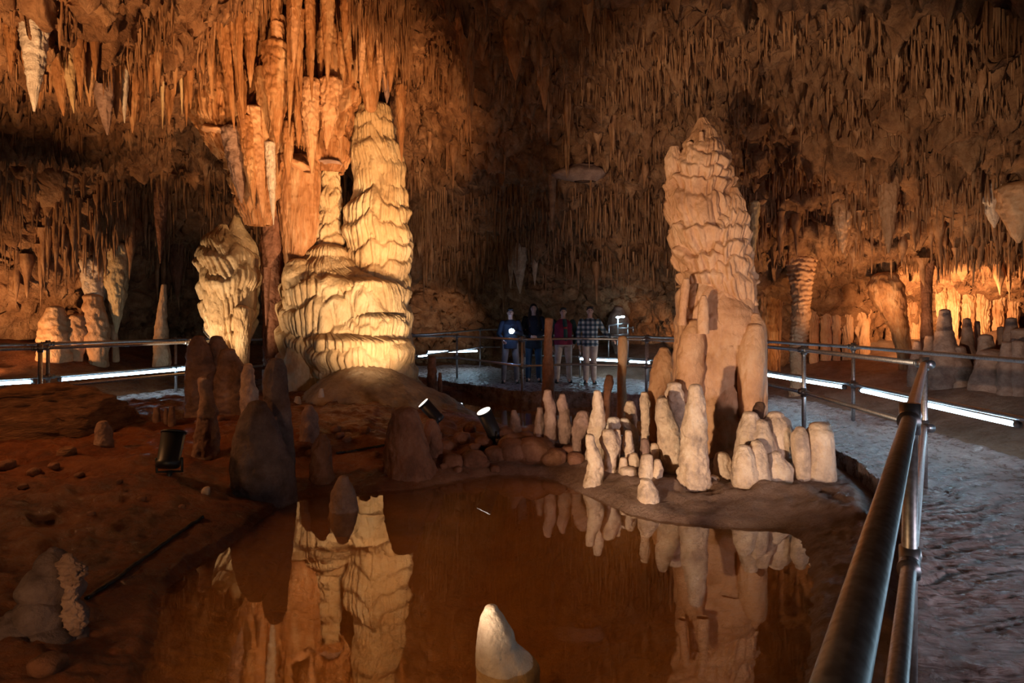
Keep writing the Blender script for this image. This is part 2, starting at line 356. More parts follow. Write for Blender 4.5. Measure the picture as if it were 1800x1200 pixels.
# ------------------------------------------------------------------ cave shell
TX = np.array([-1600, -700, -300, 0, 150, 300, 450, 600, 720, 850, 1000, 1150, 1300, 1450, 1600, 1800, 2100, 2600, 3500], float)
TY = np.array([-2600, -1200, -600, -150, 0, 100, 200, 270, 300, 350, 400, 450, 500, 560, 620, 720], float)
TD = np.array([
 [1.1]*19,
 [2.0]*19,
 [3.0]*19,
 [4.2,4.5,4.8,5.0,5.1,5.6,6.8,7.0,6.5,5.3,5.2,5.0,4.8,4.6,4.4,4.2,4.0,4.0,4.0],
 [5.0,5.6,6.0,6.2,6.4,7.6,9.6,9.9,9.0,7.2,7.0,6.8,6.4,6.1,5.7,5.2,4.8,4.6,4.5],
 [5.6,6.2,6.8,7.0,7.2,8.6,11.0,11.4,10.6,8.6,8.4,8.1,7.6,7.2,6.8,6.2,5.6,5.2,5.0],
 [6.4,7.2,8.4,8.8,9.2,10.4,12.0,12.4,11.6,10.2,10.0,9.8,9.0,8.4,8.0,7.2,6.4,5.8,5.5],
 [7.0,8.4,9.9,10.4,10.9,12.0,13.0,13.4,12.8,11.2,11.0,10.6,9.7,9.0,8.6,7.8,6.9,6.2,5.8],
 [7.2,8.7,10.1,10.6,11.1,12.4,13.4,13.8,13.2,11.7,11.5,11.0,10.0,9.2,8.8,8.0,7.0,6.3,5.9],
 [7.4,9.0,10.4,10.9,11.5,13.0,14.2,14.6,14.2,12.9,12.5,12.0,10.4,9.5,9.1,8.2,7.2,6.4,6.0],
 [7.6,9.2,10.7,11.2,11.9,13.6,15.0,15.4,15.2,14.8,13.9,13.0,10.7,9.8,9.4,8.6,7.4,6.5,6.1],
 [7.8,9.4,10.9,11.5,12.2,14.2,15.6,16.0,16.0,15.9,15.2,14.4,11.6,11.2,10.9,10.0,8.2,6.8,6.2],
 [8.0,9.6,11.2,11.8,12.6,14.8,16.2,16.8,17.0,17.0,16.4,15.6,12.6,12.4,12.2,11.4,9.2,7.2,6.4],
 [8.0,9.8,11.6,12.2,13.2,15.6,16.8,17.4,17.8,18.0,17.6,16.6,13.2,13.0,12.8,12.0,9.8,7.6,6.6],
 [8.2,10.0,11.8,12.4,13.4,15.8,17.2,17.8,18.4,18.6,18.2,17.0,13.4,13.2,13.0,12.2,10.0,7.8,6.8],
 [8.4,10.2,12.0,12.6,13.6,16.0,17.4,18.0,18.8,19.0,18.6,17.4,13.6,13.4,13.2,12.4,10.2,8.0,7.0]])
def table(px, py):
    """depth of the cave shell behind a direction (bilinear in the table)"""
    px = np.clip(px, TX[0], TX[-1]-1e-3); py = np.clip(py, TY[0], TY[-1]-1e-3)
    i = np.searchsorted(TX, px, 'right')-1; j = np.searchsorted(TY, py, 'right')-1
    u = (px-TX[i])/(TX[i+1]-TX[i]); v = (py-TY[j])/(TY[j+1]-TY[j])
    su = u*u*(3-2*u)*0.5+u*0.5
    return (TD[j,i]*(1-su)+TD[j,i+1]*su)*(1-v)+(TD[j+1,i]*(1-su)+TD[j+1,i+1]*su)*v
def shell_point(px, py):
    D = table(px, py)
    X = (px-900)/F*D; Y = D.copy(); Z = CAMZ-(py-HOR)/F*D
    big = fbm(X*0.45+3, Y*0.45, Z*0.7, 3)
    mid = fbm(X*1.5, Y*1.5+5, Z*1.5, 3)
    # bedding ledges of the roof and streaks of the walls
    led = vnoise(X*0.3, Y*0.3, Z*3.2)-0.5
    k = 0.75*big+0.42*mid+0.34*led
    down = np.clip((py+200)/900, 0, 1)
    s = 1+(k*0.55)/np.maximum(D, 1.5)*np.clip(D/6, 0.5, 1.3)
    X, Y, Z = X*s, Y*s, CAMZ+(Z-CAMZ)*s
    return X, Y, Z
def build_shell():
    cx = np.concatenate([np.linspace(-1600, -60, 110)[:-1], np.linspace(-60, 1860, 660), np.linspace(1860, 3500, 110)[1:]])
    cy = np.concatenate([np.linspace(-2600, -30, 130)[:-1], np.linspace(-30, 720, 380)])
    gx, gy = np.meshgrid(cx, cy)
    X, Y, Z = shell_point(gx.ravel(), gy.ravel())
    P0 = np.stack([X, Y, Z], -1).reshape(len(cy), len(cx), 3)
    du = np.gradient(P0, axis=1); dv = np.gradient(P0, axis=0)
    n = np.cross(du, dv); n /= np.linalg.norm(n, axis=-1, keepdims=True)+1e-9
    flip = (n*(np.array([0,0,CAMZ])-P0)).sum(-1) < 0
    n[flip] *= -1
    x, y, z = P0[...,0], P0[...,1], P0[...,2]
    fine = 0.16*ridge(x*2.3, y*2.3, z*1.6)+0.11*ridge(x*6.5, y*6.5, z*3.5)+0.085*vnoise(x*17, y*17, z*11)+0.04*vnoise(x*40, y*40, z*30)
    wall = np.clip((gy-430)/60, 0, 1)
    rib = wall*(0.16*ridge(x*5.5, y*5.5, z*0.7)+0.10*ridge(x*12, y*12, z*1.0))
    P1 = P0+n*(fine+rib)[..., None]
    # popcorn and short drips: pull points straight down where the roof faces down
    drip = np.maximum(0, vnoise(x*13, y*13, z*3)-0.60)*0.8*(0.4+1.2*vnoise(x*1.4, y*1.4, z))*np.clip(-n[...,2]+0.2, 0, 1)
    P1[...,2] -= drip*(1-wall)
    return cx, cy, P1, n
cx, cy, SH, SN = build_shell()
def grid_quads(nr, nc):
    i = np.arange(nr-1)[:, None]*nc; k = np.arange(nc-1)[None, :]
    return np.stack([i+k, i+k+1, i+nc+k+1, i+nc+k], -1).reshape(-1, 4)
split = int(np.searchsorted(cy, 490))
o = link('ceiling', mesh_data('ceiling', SH[:split+1].reshape(-1, 3), grid_quads(split+1, len(cx)), M['ceil'])); o['kind'] = 'structure'
o = link('wall_back', mesh_data('wall_back', SH[split:].reshape(-1, 3), grid_quads(len(cy)-split, len(cx)), M['ceil'])); o['kind'] = 'structure'
def on_shell(px, py):
    i = np.clip(np.searchsorted(cx, px), 0, len(cx)-1); j = np.clip(np.searchsorted(cy, py), 0, len(cy)-1)
    return SH[j, i], SN[j, i]

# ------------------------------------------------------------------ ground: polygons of pond, back pool and path
def sdf(poly, x, y):
    poly = np.asarray(poly, float); d = np.full(x.shape, 1e9); ins = np.zeros(x.shape, bool)
    for a, b in zip(poly, np.roll(poly, -1, 0)):
        e = b-a; wx, wy = x-a[0], y-a[1]; t = np.clip((wx*e[0]+wy*e[1])/(e@e+1e-12), 0, 1)
        d = np.minimum(d, np.hypot(wx-e[0]*t, wy-e[1]*t))
        c = ((a[1] <= y) != (b[1] <= y)); xx = a[0]+(y-a[1])/(b[1]-a[1]+1e-12)*e[0]
        ins ^= c & (x < xx)
    return np.where(ins, -d, d)
WZ = -0.2
def wp(px, py, z=WZ):
    D = (CAMZ-z)*F/(py-HOR); return ((px-900)/F*D, D)
pond_px = [(120,1420),(235,1230),(252,1180),(275,1120),(280,1045),(330,1003),(400,960),(430,940),(462,908),(500,882),(560,868),(640,866),(720,860),(800,845),(870,834),(930,834),(975,842),(1015,862),(1060,880),(1100,900),(1160,915),(1230,922),(1300,928),(1380,930),(1405,945),(1425,985),(1432,1040),(1425,1120),(1415,1200),(1400,1420)]
pond = [wp(*p) for p in pond_px]
pool_px = [(775,694),(820,694),(900,698),(1000,705),(1120,712),(1230,724),(1250,760),(1120,775),(1000,770),(930,765),(870,752),(825,728),(795,712)]
pool = [wp(*p) for p in pool_px]
def catmull(pts, n):
    pts = np.asarray(pts, float); d = np.concatenate([[0], np.cumsum(np.linalg.norm(np.diff(pts, axis=0), axis=1))])
    t = np.linspace(0, d[-1], n); out = np.stack([np.interp(t, d, pts[:, k]) for k in range(pts.shape[1])], -1)
    k = max(1, n//120)
    for c in range(out.shape[1]): out[:, c] = smooth1(out[:, c], k)
    return out
def near_dense(a):
    u = np.linspace(0, 1, len(a))**1.8; v = np.linspace(0, 1, len(a)); return np.stack([np.interp(u, v, a[:, k]) for k in (0, 1)], -1)
inner = [(0.3,-0.6),(0.95,1.0),(1.5,2.16),(2.3,3.3),(2.94,4.35),(3.25,5.2),(3.45,6.2),(3.5,7.2),(3.45,8.8),(2.9,10.0),(1.9,10.8),(0.2,11.0),(-0.9,12.2),(-2.0,13.4),(-3.4,13.4),(-4.7,12.0),(-5.5,9.7),(-6.4,8.6),(-7.3,7.9),(-10,6.6)]
outer = [(3.2,-1.2),(4.2,1.0),(4.7,2.6),(4.85,4.2),(4.95,5.5),(5.1,6.7),(5.15,8.0),(5.0,9.6),(4.6,11.2),(3.6,12.7),(2.2,13.7),(0.5,14.6),(-0.9,17.6),(-2.9,17.4),(-4.8,15.4),(-6.4,12.2),(-7.0,10.6),(-7.6,9.5),(-8.6,8.7),(-11,7.4)]
NI = 1100
inn, out_ = near_dense(catmull(inner, NI)), near_dense(catmull(outer, NI))
walk = np.concatenate([inn, out_[::-1]])
beyond = np.concatenate([out_, [(-14,0),(-6,-6),(4,-6)]])
def floor_z(x, y):
    dp = sdf(pond, x, y); dq = sdf(pool, x, y); dw = sdf(walk[::14], x, y); do = sdf(beyond[::14], x, y)
    wob = 0.05*fbm(x*2.2, y*2.2, x*0, 3)
    def bank(d, rise, top):
        return np.where(d < 0, WZ+np.maximum(d*0.30, -0.42)+0.02*wob, WZ+0.035*np.clip(d/0.05, 0, 1)+np.minimum(d*rise, top))
    left = np.clip((-0.6-x)/1.5, 0, 1)
    z = np.minimum(bank(dp+0.25*wob, 0.14+0.07*left, 0.07+0.20*left), bank(dq+0.2*wob, 0.3, 0.30))
    land = np.clip(np.minimum(dp, dq)/0.6, 0, 1)
    z = z+land*(0.10*fbm(x*1.3+4, y*1.3, x*0+2, 4)+0.05*ridge(x*3, y*3, x*0)+0.03*fbm(x*9, y*9, x*0, 3))
    # rubble bank between mound and pool
    b = np.exp(-(((x+0.2)/1.2)**2+((y-7.0)/0.9)**2)); z = z+land*0.14*b*(0.6+0.8*fbm(x*3, y*3, x*0+8, 3))
    z = z+0.014*fbm(x*26, y*26, x*0, 3)+land*(0.035*(ridge(x*7, y*7, x*0+3)-.5)+0.03*np.maximum(0, vnoise(x*16, y*16, x*0)-.6))
    k = np.clip(dw/0.25, 0, 1)                    # sink below the path slab
    z = np.where(dw < 0.25, np.minimum(z, -0.14+0.14*k*(z > -0.1)), z)
    rise = np.clip(do-0.05, 0, 5)
    z = np.where(do > 0, -0.12+0.28*rise+0.12*fbm(x*1.1, y*1.1, x*0+5, 3)*np.clip(rise, 0, 1), z)
    return z
def build_floor():
    fx = np.linspace(-1300, 3100, 620)
    dd = np.geomspace(1.35, 21, 430)
    gx, gd = np.meshgrid(fx, dd)
    X = (gx-900)/F*gd; Y = gd
    Z = floor_z(X.ravel(), Y.ravel()).reshape(X.shape)
    V = np.stack([X, Y, Z], -1).reshape(-1, 3)
    o = link('floor', mesh_data('floor', V, grid_quads(len(dd), len(fx)), M['mud'])); o['kind'] = 'structure'
build_floor()
def gz(x, y): return float(floor_z(np.array([x], float), np.array([y], float))[0])
def gbase(px, D, drop=0.03): return gz((px-900)/F*D, D)-drop
def pyof(z, D): return HOR+(CAMZ-z)*F/D

def pool_mesh(name, poly, grow, label):
    p = np.array(poly); c = p.mean(0); q = c+(p-c)*(1+grow/np.linalg.norm(p-c, axis=1, keepdims=True))
    if (q[:,0]*np.roll(q[:,1],-1)-q[:,1]*np.roll(q[:,0],-1)).sum() < 0: q = q[::-1]
    me = mesh_data(name, np.c_[q, np.full(len(q), WZ)], [tuple(range(len(q)))], M['water'], False)
    o = link(name, me); tag(o, label, 'water', kind='stuff')
pool_mesh('pond_water', pond, 0.12, 'still brown pond water in the foreground mirroring the columns')
pool_mesh('pool_water', pool, 0.12, 'dark pool water below the path where the visitors stand')

def build_path():
    nt_ = 90
    t = np.linspace(0, 1, nt_)[None, :, None]
    S = inn[:, None, :]*(1-t)+out_[:, None, :]*t
    x, y = S[..., 0], S[..., 1]
    arc = np.concatenate([[0], np.cumsum(np.linalg.norm(np.diff((inn+out_)/2, axis=0), axis=1))])[:, None]
    wv = arc+0.35*fbm(x*1.6, y*1.6, x*0, 3); tt = t[..., 0]*1.8
    z = 0.02*fbm(x*3, y*3, x*0, 3)+0.020*(ridge(wv*11, tt*1.3, x*0)-.5)+0.014*(ridge(wv*24, tt*2.2, x*0+4)-.5)+0.012*vnoise(x*28, y*28, x*0)
    lip = np.exp(-(t[..., 0]/0.05)**2)+np.exp(-((1-t[..., 0])/0.04)**2)
    z = z+0.03*lip*(0.6+0.8*vnoise(x*4, y*4, x*0))-0.012
    V = np.concatenate([np.concatenate([np.stack([x[:, :1], y[:, :1], z[:, :1]*0-0.5], -1), np.stack([x, y, z], -1), np.stack([x[:, -1:], y[:, -1:], z[:, -1:]*0-0.5], -1)], 1)])
    o = link('floor_walkway', mesh_data('floor_walkway', V.reshape(-1, 3), grid_quads(NI, nt_+2)[:, ::-1], path_mat())); o['kind'] = 'structure'
def path_mat():
    m = M['path']; nt = m.node_tree; b = nt.nodes['Principled BSDF']
    # broom strokes: waves along the walking direction
    g = N(nt, 'ShaderNodeNewGeometry'); mp = N(nt, 'ShaderNodeMapping'); mp.inputs['Rotation'].default_value = (0, 0, math.radians(-52)); mp.inputs['Scale'].default_value = (1, 9, 1)
    nt.links.new(g.outputs['Position'], mp.inputs[0])
    n = N(nt, 'ShaderNodeTexNoise'); n.inputs['Scale'].default_value = 2.4; n.inputs['Detail'].default_value = 6; n.inputs['Distortion'].default_value = 0.8
    nt.links.new(mp.outputs[0], n.inputs['Vector'])
    old = b.inputs['Normal'].links[0].from_node
    bp = N(nt, 'ShaderNodeBump'); bp.inputs['Strength'].default_value = 1.0; bp.inputs['Distance'].default_value = 0.05
    nt.links.new(n.outputs['Fac'], bp.inputs['Height']); nt.links.new(old.outputs[0], bp.inputs['Normal']); nt.links.new(bp.outputs[0], b.inputs['Normal'])
    return m
build_path()
#MAIN

# ------------------------------------------------------------------ stalagmites
def ground_D(px, py):
    D = np.linspace(2.0, 16, 1400); X = (px-900)/F*D
    h = floor_z(X, D)-(CAMZ-(py-HOR)/F*D)
    k = np.argmax(h > 0); return float(D[k])
def rows_to_ground(rows, D, z=None, flare=1.12):
    rows = sorted(rows); y, l, r = rows[-1]; zg = z if z is not None else gbase((l+r)/2, D, 0.06)
    yb = pyof(zg, D)
    if yb > y+1: c = (l+r)/2; h = (r-l)/2*flare; rows = rows+[(yb, c-h, c+h)]
    return rows
def stalagmite(rows_list, mat, label, D=None, group=None, name='stalagmite', cat='stalagmite', **kw):
    """one or several overlapping lobes; each lobe is (rows) or (rows, D offset)"""
    L = []
    for k, it in enumerate(rows_list):
        rows, dD = it if isinstance(it, tuple) and isinstance(it[0], list) else (it, 0)
        rows = sorted(rows); y, l, r = rows[-1]
        if D is None: D = ground_D((l+r)/2, y)+0.4*(r-l)/2/F*5
        k2 = dict(seg=52, flute=(0.05, 6), lump=(0.27, 5.2), tier=(0.13, 0.15), pop=.03, seed=len(bpy.data.objects)+k*13); k2.update(kw)
        L.append(lobe(rows_to_ground(rows, D+dD), D+dD, **k2))
    return emit(name, L, mat, label, cat, group)
sm_, gs_ = M['smooth'], M['greystal']
CL = 'pale stalagmites clustered by the pond'
# the pale cluster before the ridged column
stalagmite([[(677,1213,1232),(700,1209,1238),(740,1200,1241),(780,1198,1241),(820,1195,1244),(845,1193,1249),(866,1187,1253)]], sm_, 'tallest pale cone stalagmite standing nearest the pond in the cluster', 5.15, CL, seg=72, flute=(0.05,6), tier=(0.08,0.14), lump=(0.17,8), pop=0.06)
stalagmite([[(700,1155,1174),(714,1152,1179),(732,1152,1185),(760,1158,1197),(800,1161,1198),(838,1164,1194)],([(696,1158,1170),(703,1156,1172)],0.06)], sm_, 'broad pale stalagmite with a knobbed head beside the tallest cone', 5.5, CL, seg=56, tier=(0.04,.2))
stalagmite([[(674,1174,1197),(690,1171,1202),(715,1176,1204),(735,1180,1206),(770,1186,1207)],([(715,1195,1207),(740,1190,1210)],0.03)], sm_, 'flat topped white stalagmite peeping out behind the knobbed one', 5.85, CL, seg=48, tier=(0,1))
stalagmite([[(690,1127,1139),(704,1124,1143),(716,1126,1142),(745,1128,1142),(772,1127,1141),(797,1126,1141)]], sm_, 'slender finger stalagmite with a squared head, midway in the cluster', 5.75, CL, tier=(0.07,.13))
stalagmite([[(706,1101,1114),(716,1098,1118),(733,1100,1120),(745,1105,1119)]], sm_, 'short headed stalagmite behind the drooping calcite arm', 6.2, CL)
stalagmite([[(687,1044,1056),(700,1041,1059),(716,1041,1062),(730,1038,1064),(755,1035,1062),(785,1031,1060)]], sm_, 'tall round headed stalagmite at the grey end of the cluster', 5.9, CL, seg=48, tier=(0.05,.2))
stalagmite([[(764,1030,1043),(780,1029,1047),(795,1033,1055),(815,1034,1060),(835,1030,1060),(848,1026,1060),(860,1023,1062)]], sm_, 'peach stepped stalagmite rising straight out of the pond rim', 5.3, CL, seg=48, tier=(0.10,.13))
stalagmite([[(724,1016,1036),(735,1008,1038),(750,1006,1037),(770,1006,1022),(788,1007,1021),(806,1015,1027)]], gs_, 'hunched grey stalagmite with a crusted hollow front', 6.0, CL, tier=(0.12,.08), lump=(.25,5))
stalagmite([[(735,1069,1088),(745,1065,1091),(758,1067,1086)], ([(736,1091,1104),(742,1092,1110),(748,1096,1116),(754,1104,1122)],0.0)], M['white'], 'whitish cap with a drooping arm lying over the small stalagmites', 5.9, CL, tier=(0,1), lump=(.3,6))
stalagmite([[(757,1058,1080),(770,1055,1087),(785,1061,1088),(800,1064,1084),(820,1064,1084),(836,1062,1087)]], sm_, 'lumpy double headed stalagmite beside the stepped peach one', 5.5, CL, tier=(0.12,.1), lump=(.28,5))
stalagmite([[(755,1080,1090),(768,1079,1092),(785,1083,1091),(808,1085,1089)]], sm_, 'thin nodding stalagmite leaning on the lumpy double one', 5.55, CL)
stalagmite([[(757,1099,1109),(772,1096,1112),(786,1095,1114),(797,1099,1113)]], sm_, 'small knobby stalagmite below the drooping calcite arm', 5.65, CL, tier=(.14,.06))
stalagmite([[(797,1108,1120),(804,1104,1124),(814,1105,1124),(820,1108,1122)],([(822,1090,1118),(838,1090,1121),(853,1094,1119)],-.08),([(805,1090,1102),(816,1088,1104)],-.02)], sm_, 'round ball resting on a low stump at the foot of the cluster', 5.45, CL, tier=(0,1), lump=(.08,5))
stalagmite([[(772,1127,1140),(786,1126,1143),(800,1128,1142)]], gs_, 'low shadowed stub right under the slender finger stalagmite', 5.55, CL)
stalagmite([[(780,1144,1156),(792,1144,1159),(805,1146,1158)]], sm_, 'little square stub between the slender finger and the knobbed stalagmite', 5.5, CL)
stalagmite([[(800,1128,1147),(815,1124,1149),(832,1124,1147)],([(808,1151,1161),(822,1148,1166),(840,1148,1164)],-.02)], sm_, 'twin humped low stalagmite behind the front stub', 5.25, CL, tier=(.05,.1))
stalagmite([[(843,1126,1145),(856,1122,1153),(872,1121,1158),(893,1122,1161)]], sm_, 'stubby cone stalagmite at the very edge of the pond water', 4.8, CL, seg=48, tier=(0,1), pop=0.06)
stalagmite([[(797,1259,1280),(806,1255,1284),(815,1256,1283),(826,1256,1287),(845,1258,1288)],([(836,1246,1262),(850,1240,1266)],-.1)], sm_, 'knobbly little stalagmite just past the tallest cone', 5.3, CL, tier=(.14,.09))
# the brain like mass and the twin stump
mass = [[(726,1306,1330),(738,1302,1336),(760,1298,1338),(800,1292,1340),(845,1288,1344)],
        ([(726,1352,1374),(733,1345,1385),(750,1340,1388),(775,1340,1390),(800,1345,1393),(840,1345,1394)],0.05),
        ([(740,1325,1350),(760,1318,1356),(800,1310,1365),(845,1310,1370)],-0.05),
        ([(776,1322,1340),(785,1316,1345),(805,1308,1348),(848,1300,1350)],-.22),
        ([(784,1298,1318),(795,1291,1326),(820,1288,1330),(850,1288,1335)],-.25),
        ([(795,1345,1372),(815,1340,1392),(850,1340,1392)],-.15)]
stalagmite(mass, sm_, 'broad lumpy flowstone boss ribbed like a brain beside the path', 5.25, None, 'flowstone_boss', 'flowstone', flute=(.12,9), tier=(.03,.2), lump=(.2,4))
stalagmite([[(708,1329,1343),(716,1323,1345),(724,1326,1342),(745,1328,1340)]], M['darkrock'], 'dark cap stone perched on top of the lumpy boss', 5.35, None, 'cap_stone', 'rock', tier=(0,1))
stalagmite([[(746,1424,1456),(752,1419,1462),(775,1420,1464),(810,1417,1465),(840,1413,1466),(857,1410,1468)],([(751,1399,1414),(760,1393,1418),(775,1391,1420),(810,1395,1424),(845,1398,1424)],-.02),([(744,1440,1459),(760,1440,1463)],.06)], sm_, 'thick blunt twin stump standing alone next to the handrail', 5.1, None, seg=60, tier=(0,1), flute=(.05,6), lump=(.07,5))
# behind the cluster
TR = 'grey brown stalagmites before the back pool'
stalagmite([[(686,957,969),(698,954,971),(706,956,974),(715,958,977),(745,957,980),(770,957,977),(784,956,974)]], gs_, 'taller bottle shaped stalagmite of the close trio by the back pool', 6.3, TR, tier=(.06,.2))
stalagmite([[(693,984,993),(704,980,996),(710,979,998),(724,983,1001),(748,981,1004),(776,984,1002)]], gs_, 'banded bottle stalagmite with a narrow neck in the trio by the back pool', 6.3, TR, tier=(.08,.15))
stalagmite([[(716,945,954),(735,941,956),(765,939,957),(785,940,956)]], gs_, 'low slanting stalagmite at the outside of the close trio', 6.4, TR)
stalagmite([[(721,899,907),(735,897,914),(755,895,915),(768,894,918)],([(764,885,930),(775,878,940)],-.1)], gs_, 'lone small grey stalagmite between the upright floodlight and the trio', 6.5, TR)
stalagmite([[(592,1087,1102),(605,1086,1104),(640,1086,1101),(668,1085,1100),(690,1085,1101)]], M['peach'], 'straight orange pillar stalagmite standing before the far handrail', 8.9, None, tier=(.05,.2), flute=(.03,5), lump=(.06,5))
stalagmite([[(560,958,972),(590,957,970),(630,955,972),(690,953,975)]], M['redstal'], 'thin dark red pillar rising before the people', 8.6, None, tier=(.04,.2))
stalagmite([[(660,1065,1077),(672,1063,1078),(690,1061,1074),(705,1060,1072)]], M['redstal'], 'short leaning stalagmite near the foot of the orange pillar', 7.6)
stalagmite([[(612,1160,1175),(625,1152,1183),(645,1147,1187),(668,1142,1184),(690,1139,1170)],([(640,1172,1188),(665,1170,1190)],.1)], M['peach'], 'cracked tan boulder like stalagmite leaning on the ridged column', 6.9, None, tier=(.08,.2), lump=(.2,5))
stalagmite([[(628,753,766),(650,752,767),(672,751,768)]], M['redstal'], 'short post like stalagmite below the light tube near the mound', 10.6)
stalagmite([[(655,771,776),(668,770,777)]], M['redstal'], 'tiny stalagmite stub next to the post like one', 10.4)

# the ridged column on its own
RC = [
 ([(208,1228,1240),(225,1222,1256),(240,1215,1262),(258,1200,1266),(287,1185,1272),(325,1180,1278),(367,1180,1276),(400,1188,1290),(433,1190,1300),(467,1199,1310),(500,1200,1318)], 0, dict(flute=(.26,16), tier=(.3,.22), lump=(.3,6), seed=3)),
 ([(258,1178,1192),(272,1171,1196),(285,1168,1198),(310,1171,1200),(345,1171,1202),(385,1180,1205),(430,1188,1215),(480,1200,1230)], -0.05, dict(flute=(.15,6), tier=(.2,.2), lump=(.2,5), seed=8)),
 ([(232,1229,1236),(260,1228,1240),(300,1226,1241),(325,1224,1240)], -.17, dict(flute=(.1,4), tier=(.16,.06), lump=(.15,5), seed=12)),
 ([(258,1246,1258),(290,1243,1260),(330,1240,1262)], -.13, dict(flute=(.1,4), tier=(.16,.07), lump=(.15,5), seed=14)),
 ([(250,1206,1218),(290,1203,1220),(330,1200,1222)], -.12, dict(flute=(.1,4), tier=(.2,.06), lump=(.15,5), seed=15)),
 ([(330,1284,1296),(345,1272,1302),(362,1264,1307),(378,1258,1310),(388,1258,1308),(400,1240,1311),(440,1232,1314),(470,1232,1322),(510,1240,1327),(535,1260,1326)], -.12, dict(flute=(.22,18), tier=(.26,.2), lump=(.24,6), seed=21)),
 ([(488,1205,1300),(500,1200,1315),(520,1196,1325),(550,1192,1330),(590,1188,1322),(640,1186,1325),(680,1186,1335),(760,1184,1342)], 0.02, dict(flute=(.07,8), tier=(.10,.34), lump=(.22,5), seed=30)),
 ([(490,1200,1212),(505,1196,1212),(540,1194,1207),(570,1191,1206)], -.42, dict(flute=(.05,4), tier=(.05,.1), lump=(.1,5), seed=33)),
 ([(520,1232,1242),(535,1228,1245),(560,1226,1246),(585,1225,1246)], -.55, dict(flute=(.05,4), tier=(.05,.1), lump=(.1,5), seed=35)),
 ([(505,1250,1285),(540,1240,1318),(570,1240,1325),(600,1250,1330)], -.2, dict(flute=(.1,9), tier=(.1,.2), lump=(.16,5), seed=37)),
 ([(565,1208,1232),(590,1196,1238),(640,1190,1236),(700,1186,1234)], -.32, dict(flute=(.06,6), tier=(.08,.2), lump=(.2,5), seed=39)),
]
emit('ridged_column', [lobe(rows_to_ground(r, 6.35+d, 0.0) if r[-1][0] > 700 else r, 6.35+d, seg=(200 if len(r) > 5 else 28), dr=0.85, **k) for r, d, k in RC], M['peach'], 'towering ridged orange column with stepped top behind the pale cluster', 'stalagmite column')
stalagmite([[(572,1312,1340),(590,1303,1343),(620,1298,1344),(660,1298,1342),(700,1299,1338),(740,1302,1335)],([(552,1320,1334),(565,1310,1344),(580,1308,1346)],.08)], M['peach'], 'smooth rounded pillar joined to the side of the ridged column', 5.95, None, 'calcite_pillar', 'stalagmite', seg=64, tier=(.03,.5), flute=(.03,5), lump=(.06,5))

# the great tiered column, its flowstone foot and its neighbours
GC = [
 ([(187,634,686),(200,629,690),(230,624,692),(253,619,700),(283,622,708),(333,624,712),(360,612,714),(393,607,715),(417,612,719),(450,615,717),(483,613,714),(515,612,713)], 0.0, dict(flute=(.13,30), tier=(.17,.42), lump=(.12,5), seed=41, pop=.02), 260),
 ([(292,568,598),(310,560,596),(325,566,598),(345,556,600),(368,562,598),(395,552,600),(425,545,606),(455,535,612)], .1, dict(flute=(.16,20), tier=(.34,.27), lump=(.12,5), seed=44), 96),
 ([(440,540,615),(460,520,640),(497,500,712),(525,499,713),(552,501,716),(583,503,716),(617,504,715),(650,505,722),(690,503,726),(720,500,730)], -.15, dict(flute=(.085,54), tier=(.15,.42), lump=(.17,4), seed=47), 380),
 ([(483,600,650),(492,590,700),(515,585,708),(545,590,712)], -.55, dict(flute=(.13,34), tier=(.1,.4), lump=(.15,4), seed=50), 240),
 ([(540,620,680),(552,595,712),(580,585,715),(610,590,716)], -.62, dict(flute=(.13,36), tier=(.1,.4), lump=(.12,4), seed=52), 250),
 ([(575,560,640),(590,545,716),(625,545,720),(655,560,722)], -.75, dict(flute=(.12,44), tier=(.1,.5), lump=(.12,4), seed=54), 300),
 ([(460,505,545),(480,500,570),(520,498,580),(560,500,575),(600,505,570)], -.5, dict(flute=(.08,10), tier=(.14,.3), lump=(.22,4), seed=56), 90),
 ([(608,506,545),(630,502,560),(670,502,562),(700,500,565)], -.9, dict(flute=(.08,12), tier=(.12,.3), lump=(.15,4), seed=58), 80),
 ([(520,690,706),(545,700,718),(600,705,720),(640,708,722)], -.3, dict(flute=(.1,8), tier=(.12,.3), lump=(.15,4), seed=60), 50),
]
emit('tiered_column', [lobe(rows_to_ground(r, 10.7+d, -0.05) if r[-1][0] > 700 else r, 10.7+d, seg=sg, dr=.9, sm=1, **k) for r, d, k, sg in GC], M['cream'], 'massive bright tiered column fluted like melted wax behind the mound', 'column')
MO = lobe([(634,628,646),(645,600,680),(665,566,716),(690,540,760),(712,520,805),(735,505,838),(752,495,850)], 9.35, seg=200, dr=.95, flute=(.05,30), tier=(.03,.4), lump=(.16,6), seed=61, pop=.05)
emit('flowstone_mound', [MO], M['mound'], 'low brown cone shaped mound at the foot of the tiered column', 'flowstone mound')
for px, py, wd, tx in ((565,688,9,'small white calcite stub higher up on the brown mound'), (523,702,12,'low white calcite knob lower down on the brown mound')):
    D = 8.25 if px > 550 else 8.3
    emit('calcite_stub', [lobe([(py-5, px-wd/3, px+wd/3), (py+2, px-wd/2, px+wd/2), (py+9, px-wd/1.7, px+wd/1.7)], D, seg=20, seed=px)], M['white'], tx, 'stalagmite')
